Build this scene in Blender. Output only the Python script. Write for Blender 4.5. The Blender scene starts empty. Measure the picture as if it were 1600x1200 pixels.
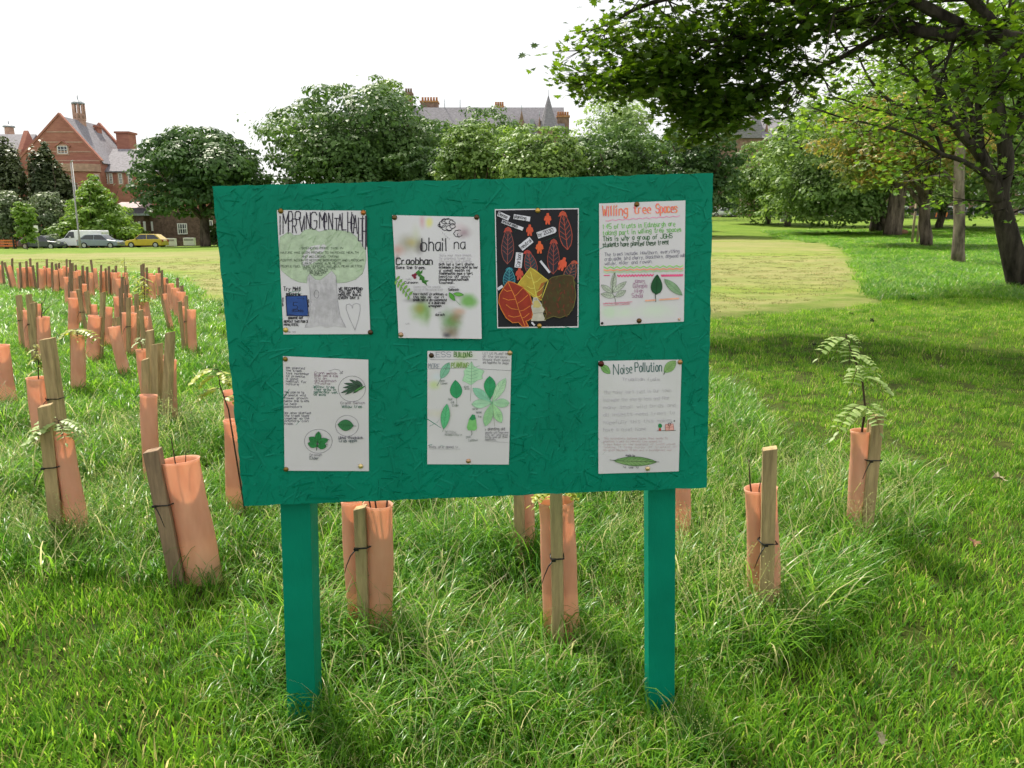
import bpy, bmesh, math, random
import numpy as np
from mathutils import Vector, Matrix

# ---------------------------------------------------------------- camera, sky, sun
scene = bpy.context.scene
EYE = 1.65
PITCH = math.radians(11.75)
FPX = 1202.0                                   # focal length in pixels of a 1600 px wide frame
cam_data = bpy.data.cameras.new('camera')
cam_data.sensor_width = 36.0
cam_data.lens = 36.0 * FPX / 1600.0
cam_data.clip_start = 0.05
cam_data.clip_end = 3000.0
cam = bpy.data.objects.new('camera', cam_data)
scene.collection.objects.link(cam)
cam.location = (0, 0, EYE)
cam.rotation_euler = (math.pi / 2 - PITCH, 0, 0)
scene.camera = cam

SUN_DIR = Vector((-0.42, 0.60, 1.05)).normalized()      # towards the sun: behind the board, a little to the left
SUN_EL = math.asin(SUN_DIR.z)
SUN_AZ = math.atan2(SUN_DIR.x, SUN_DIR.y)
world = bpy.data.worlds.new('World')
scene.world = world
world.use_nodes = True
wn, wl = world.node_tree.nodes, world.node_tree.links
wn.clear()
w_out = wn.new('ShaderNodeOutputWorld')
w_sky = wn.new('ShaderNodeTexSky')
w_sky.sky_type = 'NISHITA'
w_sky.sun_disc = False
w_sky.sun_elevation = SUN_EL
w_sky.sun_rotation = SUN_AZ
w_bg = wn.new('ShaderNodeBackground'); w_bg.inputs[1].default_value = 0.12
wl.new(w_sky.outputs[0], w_bg.inputs[0])
w_cloud = wn.new('ShaderNodeBackground')
w_cloud.inputs[0].default_value = (1.0, 0.99, 0.98, 1)
w_cloud.inputs[1].default_value = 0.74
w_tc = wn.new('ShaderNodeTexCoord')
w_noise = wn.new('ShaderNodeTexNoise'); w_noise.inputs['Scale'].default_value = 2.2; w_noise.inputs['Detail'].default_value = 5
wl.new(w_tc.outputs['Generated'], w_noise.inputs['Vector'])
w_map = wn.new('ShaderNodeMapRange')
w_map.inputs[1].default_value = 0.3; w_map.inputs[2].default_value = 0.6
w_map.inputs[3].default_value = 0.86; w_map.inputs[4].default_value = 1.0
wl.new(w_noise.outputs[0], w_map.inputs[0])
w_mix = wn.new('ShaderNodeMixShader')
wl.new(w_map.outputs[0], w_mix.inputs[0]); wl.new(w_bg.outputs[0], w_mix.inputs[1]); wl.new(w_cloud.outputs[0], w_mix.inputs[2])
wl.new(w_mix.outputs[0], w_out.inputs[0])

sun_data = bpy.data.lights.new('sun', 'SUN')
sun_data.energy = 5.0
sun_data.angle = math.radians(3.0)
sun_data.color = (1.0, 0.93, 0.80)
sun = bpy.data.objects.new('sun', sun_data)
scene.collection.objects.link(sun)
sun.rotation_euler = (-SUN_DIR).to_track_quat('-Z', 'Y').to_euler()

scene.view_settings.view_transform = 'Standard'
scene.view_settings.look = 'None'
scene.view_settings.exposure = 0.62
scene.view_settings.gamma = 1.0
scene.render.engine = 'CYCLES'
scene.cycles.max_bounces = 5
scene.cycles.diffuse_bounces = 2
scene.cycles.glossy_bounces = 2
scene.cycles.transmission_bounces = 3
scene.cycles.transparent_max_bounces = 5
scene.cycles.use_denoising = True
scene.cycles.adaptive_threshold = 0.03

# ---------------------------------------------------------------- helpers
COL = scene.collection
rng = np.random.default_rng(11)
R_ = random.Random(5)
_c, _s = math.cos(PITCH), math.sin(PITCH)

def ray(px, py):
    a, b = (px - 800) / FPX, (600 - py) / FPX
    return Vector((a, _c + b * _s, -_s + b * _c))

def PX(px, py, Y):
    """world point seen at that place of the photograph and standing Y metres ahead"""
    d = ray(px, py)
    return Vector((0, 0, EYE)) + d * (Y / d.y)

def PZ(px, py, z):
    d = ray(px, py)
    return Vector((0, 0, EYE)) + d * ((z - EYE) / d.z)

def gz(x, y):
    x = np.asarray(x, float); y = np.asarray(y, float)
    d = np.hypot(x, y)
    t = np.clip((d - 15) / 95, 0, 1.25) ** 2
    u = np.clip((x / np.maximum(y, 3.0) + 0.5) / 0.8, 0, 1)
    u = u * u * (3 - 2 * u)
    amp = -1.25 + 3.1 * u
    bumps = 0.022 * np.sin(1.7 * x + .6 * y) * np.sin(1.3 * y + 0.4) * np.clip((d - 2.5) / 4, 0, 1)
    return amp * t + bumps

def G(x, y):
    return float(gz(x, y))

def PG(px, py):
    d = ray(px, py); z = 0.0
    for _ in range(30):
        p = Vector((0, 0, EYE)) + d * ((z - EYE) / min(d.z, -1e-3))
        z = 0.5 * z + 0.5 * G(p.x, p.y)
    p.z = G(p.x, p.y)
    return p

def lin(c):
    if isinstance(c, str):
        c = [int(c[i:i + 2], 16) / 255 for i in (0, 2, 4)]
        return tuple(v / 12.92 if v < .04045 else ((v + .055) / 1.055) ** 2.4 for v in c)
    return tuple(c)

def newmat(name):
    m = bpy.data.materials.new(name); m.use_nodes = True
    n = m.node_tree.nodes; n.clear()
    out = n.new('ShaderNodeOutputMaterial')
    return m, n, m.node_tree.links, out

def mat(name, col, rough=.7, var=.18, scale=6.0, bump=0.0, bscale=None, spec=.3, metal=0.0, col2=None, stretch=None, coat=0.0, detail=6):
    """procedural surface: noise driven colour, roughness and relief"""
    m, n, l, out = newmat(name)
    b = n.new('ShaderNodeBsdfPrincipled')
    tc = n.new('ShaderNodeTexCoord'); mp = n.new('ShaderNodeMapping')
    if stretch: mp.inputs['Scale'].default_value = stretch
    l.new(tc.outputs['Object'], mp.inputs[0])
    no = n.new('ShaderNodeTexNoise'); no.inputs['Scale'].default_value = scale; no.inputs['Detail'].default_value = detail
    no.inputs['Roughness'].default_value = .65
    l.new(mp.outputs[0], no.inputs['Vector'])
    rp = n.new('ShaderNodeValToRGB')
    c = lin(col); d = lin(col2) if col2 else tuple(v * (1 - 1.6 * var) for v in c)
    rp.color_ramp.elements[0].position = .32; rp.color_ramp.elements[1].position = .68
    rp.color_ramp.elements[0].color = (*d, 1)
    rp.color_ramp.elements[1].color = (*[min(1, v * (1 + var)) for v in c], 1)
    l.new(no.outputs[0], rp.inputs[0]); l.new(rp.outputs[0], b.inputs['Base Color'])
    b.inputs['Roughness'].default_value = rough
    b.inputs['Specular IOR Level'].default_value = spec
    b.inputs['Metallic'].default_value = metal
    b.inputs['Coat Weight'].default_value = coat
    if bump:
        n2 = n.new('ShaderNodeTexNoise'); n2.inputs['Scale'].default_value = bscale or scale * 4; n2.inputs['Detail'].default_value = 5
        l.new(mp.outputs[0], n2.inputs['Vector'])
        bp = n.new('ShaderNodeBump'); bp.inputs['Strength'].default_value = 1.0; bp.inputs['Distance'].default_value = bump
        l.new(n2.outputs[0], bp.inputs['Height']); l.new(bp.outputs[0], b.inputs['Normal'])
    l.new(b.outputs[0], out.inputs[0])
    return m

def leafmat(name, c1, c2, trans=.4, rough=.45, spec=.35, tcol=None, obj_var=.0):
    """leaf or blade: colour varies from leaf to leaf, light passes through"""
    m, n, l, out = newmat(name)
    at = n.new('ShaderNodeAttribute'); at.attribute_name = 'rnd'
    src = at.outputs['Fac']
    rp = n.new('ShaderNodeValToRGB')
    rp.color_ramp.elements[0].color = (*lin(c1), 1); rp.color_ramp.elements[1].color = (*lin(c2), 1)
    l.new(src, rp.inputs[0])
    colout = rp.outputs[0]
    if obj_var:
        oi = n.new('ShaderNodeObjectInfo')
        hs = n.new('ShaderNodeHueSaturation')
        mr = n.new('ShaderNodeMapRange'); mr.inputs[3].default_value = 1 - obj_var; mr.inputs[4].default_value = 1 + obj_var
        l.new(oi.outputs['Random'], mr.inputs[0]); l.new(mr.outputs[0], hs.inputs['Value'])
        mh = n.new('ShaderNodeMapRange'); mh.inputs[3].default_value = .485; mh.inputs[4].default_value = .512
        l.new(oi.outputs['Random'], mh.inputs[0]); l.new(mh.outputs[0], hs.inputs['Hue'])
        l.new(colout, hs.inputs['Color']); colout = hs.outputs[0]
    b = n.new('ShaderNodeBsdfPrincipled')
    b.inputs['Roughness'].default_value = rough; b.inputs['Specular IOR Level'].default_value = spec
    l.new(colout, b.inputs['Base Color'])
    tr = n.new('ShaderNodeBsdfTranslucent')
    hs2 = n.new('ShaderNodeHueSaturation'); hs2.inputs['Hue'].default_value = .487; hs2.inputs['Saturation'].default_value = 1.1
    hs2.inputs['Value'].default_value = 1.7
    l.new(colout, hs2.inputs['Color']); l.new(hs2.outputs[0], tr.inputs[0])
    mx = n.new('ShaderNodeMixShader'); mx.inputs[0].default_value = trans
    l.new(b.outputs[0], mx.inputs[1]); l.new(tr.outputs[0], mx.inputs[2]); l.new(mx.outputs[0], out.inputs[0])
    return m

def fast_mesh(name, verts, faces_flat, sizes, rnd=None, smooth=False):
    me = bpy.data.meshes.new(name)
    v = np.ascontiguousarray(verts, np.float32); f = np.ascontiguousarray(faces_flat, np.int32)
    sizes = np.asarray(sizes, np.int32)
    me.vertices.add(len(v)); me.vertices.foreach_set('co', v.ravel())
    me.loops.add(len(f)); me.loops.foreach_set('vertex_index', f)
    me.polygons.add(len(sizes))
    me.polygons.foreach_set('loop_start', np.concatenate([[0], np.cumsum(sizes)[:-1]]).astype(np.int32))
    if smooth: me.polygons.foreach_set('use_smooth', np.ones(len(sizes), bool))
    me.update(calc_edges=True)
    if rnd is not None:
        a = me.attributes.new('rnd', 'FLOAT', 'POINT'); a.data.foreach_set('value', np.ascontiguousarray(rnd, np.float32))
    return me

def stamp(tv, tf, pos, rots, scl, rnd=None, name='leaves', wob=None):
    """many copies of a small template (tv: k x 3, tf: list of index tuples) as one mesh"""
    tv = np.asarray(tv, float); n, k = len(pos), len(tv)
    scl = np.asarray(scl, float)
    sv = tv[None] * (scl[:, None, None] if scl.ndim == 1 else scl[:, None, :])
    V = np.einsum('nij,nkj->nki', rots, sv) + np.asarray(pos)[:, None, :]
    flat = np.concatenate([np.asarray(t) for t in tf]); sz = np.array([len(t) for t in tf])
    F = (flat[None] + (np.arange(n) * k)[:, None]).ravel()
    r = None if rnd is None else np.repeat(rnd, k)
    return fast_mesh(name, V.reshape(-1, 3), F, np.tile(sz, n), r)

def frames(nrm, spin):
    """rotation matrices whose z axis is nrm, turned by spin about it"""
    nrm = nrm / np.maximum(np.linalg.norm(nrm, axis=1, keepdims=True), 1e-9)
    ref = np.where(np.abs(nrm[:, 2:3]) < .95, np.array([[0, 0, 1.]]), np.array([[1., 0, 0]]))
    x = np.cross(ref, nrm); x /= np.linalg.norm(x, axis=1, keepdims=True)
    y = np.cross(nrm, x)
    c, s = np.cos(spin)[:, None], np.sin(spin)[:, None]
    return np.stack([x * c + y * s, -x * s + y * c, nrm], axis=2)

class MB:
    """collects pieces of one mesh"""
    def __init__(self): self.v = []; self.f = []; self.sm = []
    def add(self, vs, fs, smooth=False):
        o = len(self.v); self.v += [tuple(p) for p in vs]; self.f += [tuple(i + o for i in t) for t in fs]; self.sm += [smooth] * len(fs)
        return self
    def box(self, x0, x1, y0, y1, z0, z1):
        return self.add([(x, y, z) for x in (x0, x1) for y in (y0, y1) for z in (z0, z1)],
                        [(0, 1, 3, 2), (4, 6, 7, 5), (0, 4, 5, 1), (2, 3, 7, 6), (0, 2, 6, 4), (1, 5, 7, 3)])
    def prism(self, poly, axis, a, b):
        """polygon (2-D) pushed from a to b along an axis: 'y' poly=(x,z), 'x' poly=(y,z), 'z' poly=(x,y)"""
        n = len(poly)
        def P(p, t): return {'y': (p[0], t, p[1]), 'x': (t, p[0], p[1]), 'z': (p[0], p[1], t)}[axis]
        vs = [P(p, a) for p in poly] + [P(p, b) for p in poly]
        fs = [tuple(range(n))[::-1], tuple(range(n, 2 * n))] + [(i, (i + 1) % n, n + (i + 1) % n, n + i) for i in range(n)]
        return self.add(vs, fs)
    def tube(self, pts, rad, seg=8, cap=True, smooth=True):
        pts = [Vector(p) for p in pts]; n = len(pts)
        if not hasattr(rad, '__len__'): rad = [rad] * n
        vs, fs, prev = [], [], None
        for i, p in enumerate(pts):
            t = (pts[min(i + 1, n - 1)] - pts[max(i - 1, 0)]).normalized()
            if prev is None:
                ref = Vector((0, 0, 1)) if abs(t.z) < .9 else Vector((1, 0, 0))
                u = t.cross(ref).normalized()
            else:
                u = (prev - t * prev.dot(t)).normalized()
            prev = u; w = t.cross(u)
            for k in range(seg):
                a = 2 * math.pi * k / seg
                vs.append(p + (u * math.cos(a) + w * math.sin(a)) * rad[i])
        for i in range(n - 1):
            for k in range(seg):
                fs.append((i * seg + k, i * seg + (k + 1) % seg, (i + 1) * seg + (k + 1) % seg, (i + 1) * seg + k))
        if cap: fs += [tuple(range(seg))[::-1], tuple(range((n - 1) * seg, n * seg))]
        return self.add(vs, fs, smooth)
    def lathe(self, prof, c=(0, 0, 0), seg=20, smooth=True):
        vs, fs = [], []
        for r, z in prof:
            for k in range(seg):
                a = 2 * math.pi * k / seg; vs.append((c[0] + r * math.cos(a), c[1] + r * math.sin(a), c[2] + z))
        for i in range(len(prof) - 1):
            for k in range(seg):
                fs.append((i * seg + k, i * seg + (k + 1) % seg, (i + 1) * seg + (k + 1) % seg, (i + 1) * seg + k))
        fs += [tuple(range(seg))[::-1], tuple(range((len(prof) - 1) * seg, len(prof) * seg))]
        return self.add(vs, fs, smooth)
    def build(self, name, m, parent=None, off=None, bevel=0.0):
        me = bpy.data.meshes.new(name)
        vs = self.v if off is None else [(p[0] - off[0], p[1] - off[1], p[2] - off[2]) for p in self.v]
        me.from_pydata(vs, [], self.f); me.update()
        me.polygons.foreach_set('use_smooth', self.sm)
        return link(name, me, m, parent, bevel)

def link(name, me, m, parent=None, bevel=0.0):
    o = bpy.data.objects.new(name, me); COL.objects.link(o)
    if m is not None:
        me.materials.clear(); me.materials.append(m)
    if parent is not None: o.parent = parent
    if bevel:
        md = o.modifiers.new('bevel', 'BEVEL'); md.width = bevel; md.segments = 2; md.limit_method = 'ANGLE'
    return o

def tag(o, label=None, cat=None, group=None, kind=None):
    for k, v in (('label', label), ('category', cat), ('group', group), ('kind', kind)):
        if v: o[k] = v
    return o

def thing(name, label, cat, loc=(0, 0, 0), rz=0.0, group=None):
    o = bpy.data.objects.new(name, None); COL.objects.link(o)
    o.empty_display_size = .2; o.location = loc; o.rotation_euler = (0, 0, rz)
    return tag(o, label, cat, group)

def copy_tree(o, parent=None):
    c = o.copy(); COL.objects.link(c); c.parent = parent
    for ch in list(o.children): copy_tree(ch, c)
    return c

def inpoly(x, y, poly):
    x = np.asarray(x); y = np.asarray(y); r = np.zeros(x.shape, bool); n = len(poly)
    for i in range(n):
        x0, y0 = poly[i]; x1, y1 = poly[(i + 1) % n]
        c = ((y0 > y) != (y1 > y)) & (x < (x1 - x0) * (y - y0) / ((y1 - y0) if y1 != y0 else 1e-9) + x0)
        r ^= c
    return r

def vnoise(x, y, s, seed=0):
    """cheap smooth 2-D value noise in 0..1"""
    g = np.random.default_rng(seed).random((64, 64))
    X, Y = np.asarray(x) / s, np.asarray(y) / s
    i, j = np.floor(X).astype(int), np.floor(Y).astype(int); fx, fy = X - i, Y - j
    fx, fy = fx * fx * (3 - 2 * fx), fy * fy * (3 - 2 * fy)
    a = g[i % 64, j % 64] * (1 - fx) + g[(i + 1) % 64, j % 64] * fx
    b = g[i % 64, (j + 1) % 64] * (1 - fx) + g[(i + 1) % 64, (j + 1) % 64] * fx
    return a * (1 - fy) + b * fy
# ================================================================ the setting: ground and grass
MOWN = [(p.x, p.y) for p in (PG(*q) for q in [(1362, 468), (1346, 440), (1333, 412), (1322, 390), (1290, 379), (1240, 373), (1115, 370), (800, 376),
        (330, 391), (0, 397), (-300, 402), (-300, 412), (0, 412), (200, 417), (285, 438), (318, 480), (345, 540), (600, 520), (1115, 492), (1250, 482)])]

def zones(x, y):
    """straw: dry mown turf, tall: uncut grass (0..1)"""
    n = vnoise(x, y, 1.1, 3) - .5
    jx, jy = x + n * .5, y + n * .9
    s = 0.0; d = np.hypot(x, y)
    for a in range(6):                                        # soft, ragged mowing edge
        s = s + inpoly(jx + (.045 * d + .2) * math.cos(a * 1.05), jy + (.10 * d + .4) * math.sin(a * 1.05), MOWN).astype(float)
    return s / 6

def ground_mesh():
    ys = np.concatenate([np.arange(-6, 8, .25), np.arange(8, 30, .5), np.arange(30, 120, 1.5), np.array([125, 135, 150, 180, 230, 300, 420, 600, 900])])
    us = np.linspace(-1, 1, 161)
    V = []
    for yv in ys:
        w = 8 + abs(yv) * 1.6
        xs = us * w
        V.append(np.stack([xs, np.full_like(xs, yv), gz(xs, np.full_like(xs, max(yv, .0)))], 1))
    V = np.concatenate(V); nx = len(us); ny = len(ys)
    I = np.arange(nx * ny).reshape(ny, nx)
    F = np.stack([I[:-1, :-1], I[:-1, 1:], I[1:, 1:], I[1:, :-1]], -1).reshape(-1, 4)
    st = zones(V[:, 0], V[:, 1])
    me = fast_mesh('ground', V, F.ravel(), np.full(len(F), 4), None, True)
    a = me.attributes.new('straw', 'FLOAT', 'POINT'); a.data.foreach_set('value', st.astype(np.float32))
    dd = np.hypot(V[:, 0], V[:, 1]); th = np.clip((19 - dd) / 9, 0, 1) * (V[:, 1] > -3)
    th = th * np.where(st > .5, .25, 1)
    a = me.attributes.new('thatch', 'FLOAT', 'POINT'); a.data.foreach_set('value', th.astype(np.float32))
    return me

def ground_material():
    m, n, l, out = newmat('turf')
    b = n.new('ShaderNodeBsdfPrincipled'); b.inputs['Roughness'].default_value = .9; b.inputs['Specular IOR Level'].default_value = .1
    tc = n.new('ShaderNodeTexCoord')
    def noise(s, d=6, stretch=None):
        t = n.new('ShaderNodeTexNoise'); t.inputs['Scale'].default_value = s; t.inputs['Detail'].default_value = d; t.inputs['Roughness'].default_value = .7
        if stretch:
            mp = n.new('ShaderNodeMapping'); mp.inputs['Scale'].default_value = stretch
            l.new(tc.outputs['Object'], mp.inputs[0]); l.new(mp.outputs[0], t.inputs['Vector'])
        else:
            l.new(tc.outputs['Object'], t.inputs['Vector'])
        return t
    def ramp(src, stops):
        r = n.new('ShaderNodeValToRGB'); e = r.color_ramp.elements
        while len(e) < len(stops): e.new(.5)
        for k, (p, c) in enumerate(stops): e[k].position = p; e[k].color = (*lin(c), 1)
        l.new(src, r.inputs[0]); return r.outputs[0]
    def mix(f, a, c, mode='MIX'):
        x = n.new('ShaderNodeMix'); x.data_type = 'RGBA'; x.blend_type = mode
        if hasattr(f, 'links') or hasattr(f, 'is_linked'): l.new(f, x.inputs[0])
        else: x.inputs[0].default_value = f
        l.new(a, x.inputs[6]); l.new(c, x.inputs[7]); return x.outputs[2]
    fine = noise(9, 8); mid = noise(1.1, 5); big = noise(.16, 4)
    green = ramp(fine.outputs[0], [(.3, (.04, .08, .008)), (.5, (.105, .19, .02)), (.72, (.19, .275, .04))])
    tuft = ramp(mid.outputs[0], [(.35, (.095, .175, .014)), (.65, (.21, .275, .036))])
    green = mix(.45, green, tuft)
    sward = noise(.35, 5, (1, 1.8, 1)); green = mix(.42, green, ramp(sward.outputs[0], [(.36, (.045, .095, .012)), (.5, (.11, .19, .02)), (.64, (.23, .27, .05))]))
    strawc = ramp(fine.outputs[0], [(.28, (.14, .15, .05)), (.5, (.23, .245, .08)), (.75, (.30, .295, .125))])
    dry = ramp(mid.outputs[0], [(.38, (.16, .20, .055)), (.66, (.34, .25, .15))])
    strawc = mix(.5, strawc, dry)
    patch = ramp(big.outputs[0], [(.35, (.16, .215, .05)), (.62, (.28, .25, .10))])
    strawc = mix(.4, strawc, patch)
    streak = noise(1.0, 6, (.22, 1.3, 1)); strawc = mix(.38, strawc, ramp(streak.outputs[0], [(.36, (.11, .145, .035)), (.5, (.21, .22, .075)), (.66, (.33, .285, .15))]))
    clod = noise(5.5, 5, (.5, 1.2, 1)); strawc = mix(ramp(clod.outputs[0], [(.60, (0, 0, 0)), (.72, (.6, .6, .6))]), strawc, ramp(fine.outputs[0], [(.3, (.13, .12, .05)), (.7, (.22, .19, .09))]))
    lush = noise(.09, 3, (.6, 1.6, 1)); strawc = mix(ramp(lush.outputs[0], [(.46, (0, 0, 0)), (.62, (.75, .75, .75))]), strawc, tuft)
    at = n.new('ShaderNodeAttribute'); at.attribute_name = 'straw'
    # ragged edge of the mown part
    ad = n.new('ShaderNodeMath'); ad.operation = 'MULTIPLY_ADD'; l.new(mid.outputs[0], ad.inputs[0]); ad.inputs[1].default_value = .8; ad.inputs[2].default_value = -.4
    sm = n.new('ShaderNodeMath'); sm.operation = 'ADD'; l.new(at.outputs['Fac'], sm.inputs[0]); l.new(ad.outputs[0], sm.inputs[1])
    mr = n.new('ShaderNodeMapRange'); mr.inputs[1].default_value = .35; mr.inputs[2].default_value = .65; l.new(sm.outputs[0], mr.inputs[0])
    colr = mix(mr.outputs[0], green, strawc)
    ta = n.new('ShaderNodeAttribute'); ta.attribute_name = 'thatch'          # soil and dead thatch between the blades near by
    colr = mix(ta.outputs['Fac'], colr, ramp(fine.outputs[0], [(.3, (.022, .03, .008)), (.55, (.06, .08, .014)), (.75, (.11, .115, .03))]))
    l.new(colr, b.inputs['Base Color'])
    bp = n.new('ShaderNodeBump'); bp.inputs['Distance'].default_value = .05; bp.inputs['Strength'].default_value = .8
    l.new(fine.outputs[0], bp.inputs['Height']); l.new(bp.outputs[0], b.inputs['Normal'])
    l.new(b.outputs[0], out.inputs[0])
    return m

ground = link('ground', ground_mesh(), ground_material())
tag(ground, kind='structure')

# ---- grass: tufts of separate blades, scattered as instances
def tuft_mesh(name, nb, radius, lmin, lmax, width, bend, segs, seed, straw=.04, lean=(0, 0), seeds=0):
    r = np.random.default_rng(seed); V, F, S, RN = [], [], [], []; o = 0
    for b in range(nb):
        a0 = r.random() * 6.283; rr = radius * math.sqrt(r.random())
        base = np.array([rr * math.cos(a0), rr * math.sin(a0), -.01])
        L = lmin + (lmax - lmin) * r.random() ** 1.3
        d = r.random() * 6.283
        out = np.array([math.cos(d) + lean[0], math.sin(d) + lean[1], 0]); out /= np.linalg.norm(out) + 1e-6
        side = np.array([-out[1], out[0], 0])
        tw = r.normal(0, .6)
        side = side * math.cos(tw) + out * math.sin(tw) * .6
        w = width * (.7 + .6 * r.random()); B = bend * (.35 + 1.1 * r.random()); th0 = .1 + .35 * r.random()
        p = base.copy(); ang = th0; vs = []
        for k in range(segs + 1):
            t = k / segs
            ww = w * (1 - t ** 2.2) * .5 + w * .03
            if k < segs:
                vs += [p - side * ww, p + side * ww]
            else:
                vs += [p]
            ang = th0 + B * (t ** 1.4) * 1.5
            p = p + (out * math.sin(ang) + np.array([0, 0, 1]) * math.cos(ang)) * (L / segs)
        V += vs
        for k in range(segs - 1):
            F += [o + 2 * k, o + 2 * k + 1, o + 2 * k + 3, o + 2 * k + 2]; S.append(4)
        k = segs - 1
        F += [o + 2 * k, o + 2 * k + 1, o + 2 * k + 2]; S.append(3)
        rv = .97 if r.random() < straw else .8 * r.random()
        RN += [rv] * len(vs); o += len(vs)
    for s in range(seeds):                                   # flowering stems with a loose head of spikelets
        a0 = r.random() * 6.283; rr = radius * r.random()
        p0 = np.array([rr * math.cos(a0), rr * math.sin(a0), 0]); d = r.random() * 6.283
        out = np.array([math.cos(d), math.sin(d), 0]); L = lmax * (1.0 + .4 * r.random())
        pts = [p0 + out * (.28 * L * t * t) + np.array([0, 0, L * t * (1 - .14 * t)]) for t in np.linspace(0, 1, 5)]
        side = np.array([-out[1], out[0], 0]) * .0009
        vs = []
        for p in pts: vs += [p - side, p + side]
        V += vs
        for k in range(4): F += [o + 2 * k, o + 2 * k + 1, o + 2 * k + 3, o + 2 * k + 2]; S.append(4)
        RN += [.9] * len(vs); o += len(vs)
        for q in range(22):
            t = .68 + .32 * r.random(); c = p0 + out * (.28 * L * t * t) + np.array([0, 0, L * t * (1 - .14 * t)])
            c = c + r.normal(0, 1, 3) * np.array([.017, .017, .006]) * (1.25 - t) * 3
            u = r.normal(0, 1, 3); u /= np.linalg.norm(u); v = np.cross(u, r.normal(0, 1, 3)); v /= np.linalg.norm(v)
            V += [c - u * .0042, c + v * .0017, c + u * .0042, c - v * .0017]; F += [o, o + 1, o + 2, o + 3]; S.append(4); RN += [.93] * 4; o += 4
    return fast_mesh(name, np.array(V), np.array(F), S, np.array(RN))

def grass_material(name, stops, trans=.38, rough=.38, spec=.5):
    m, n, l, out = newmat(name)
    at = n.new('ShaderNodeAttribute'); at.attribute_name = 'rnd'
    rp = n.new('ShaderNodeValToRGB'); e = rp.color_ramp.elements
    while len(e) < len(stops): e.new(.5)
    for k, (p, c) in enumerate(stops): e[k].position = p; e[k].color = (*c, 1)
    l.new(at.outputs['Fac'], rp.inputs[0])
    oi_ = n.new('ShaderNodeObjectInfo'); hs = n.new('ShaderNodeHueSaturation')
    ta = n.new('ShaderNodeAttribute'); ta.attribute_name = 'tuft'
    sm = n.new('ShaderNodeMath'); sm.operation = 'ADD'; l.new(ta.outputs['Fac'], sm.inputs[0]); l.new(oi_.outputs['Random'], sm.inputs[1])
    oi = n.new('ShaderNodeMath'); oi.operation = 'FRACT'; l.new(sm.outputs[0], oi.inputs[0])
    a = n.new('ShaderNodeMapRange'); a.inputs[3].default_value = .488; a.inputs[4].default_value = .526; l.new(oi.outputs[0], a.inputs[0]); l.new(a.outputs[0], hs.inputs['Hue'])
    v = n.new('ShaderNodeMapRange'); v.inputs[3].default_value = 1.4; v.inputs[4].default_value = .62; l.new(oi.outputs[0], v.inputs[0]); l.new(v.outputs[0], hs.inputs['Value'])
    l.new(rp.outputs[0], hs.inputs['Color'])
    b = n.new('ShaderNodeBsdfPrincipled'); b.inputs['Roughness'].default_value = rough; b.inputs['Specular IOR Level'].default_value = spec
    l.new(hs.outputs[0], b.inputs['Base Color'])
    h2 = n.new('ShaderNodeHueSaturation'); h2.inputs['Hue'].default_value = .494; h2.inputs['Value'].default_value = 1.7; l.new(hs.outputs[0], h2.inputs['Color'])
    t = n.new('ShaderNodeBsdfTranslucent'); l.new(h2.outputs[0], t.inputs[0])
    x = n.new('ShaderNodeMixShader'); x.inputs[0].default_value = trans
    l.new(b.outputs[0], x.inputs[1]); l.new(t.outputs[0], x.inputs[2]); l.new(x.outputs[0], out.inputs[0])
    return m

M_TALL = grass_material('tall_grass_blades', [(0, (.060, .165, .010)), (.45, (.105, .25, .016)), (.8, (.185, .33, .034)), (.9, (.30, .34, .12)), (1, (.42, .39, .2))], trans=.45, rough=.34, spec=.34)
M_LAWN = grass_material('lawn_blades', [(0, (.070, .18, .010)), (.45, (.125, .27, .016)), (.8, (.205, .345, .03)), (.9, (.36, .35, .09)), (1, (.46, .40, .17))], trans=.45, rough=.5, spec=.2)
M_DRY = grass_material('dry_turf_blades', [(0, (.10, .14, .03)), (.5, (.18, .195, .055)), (.85, (.27, .245, .095)), (1, (.33, .275, .145))], rough=.6, spec=.2)

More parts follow.
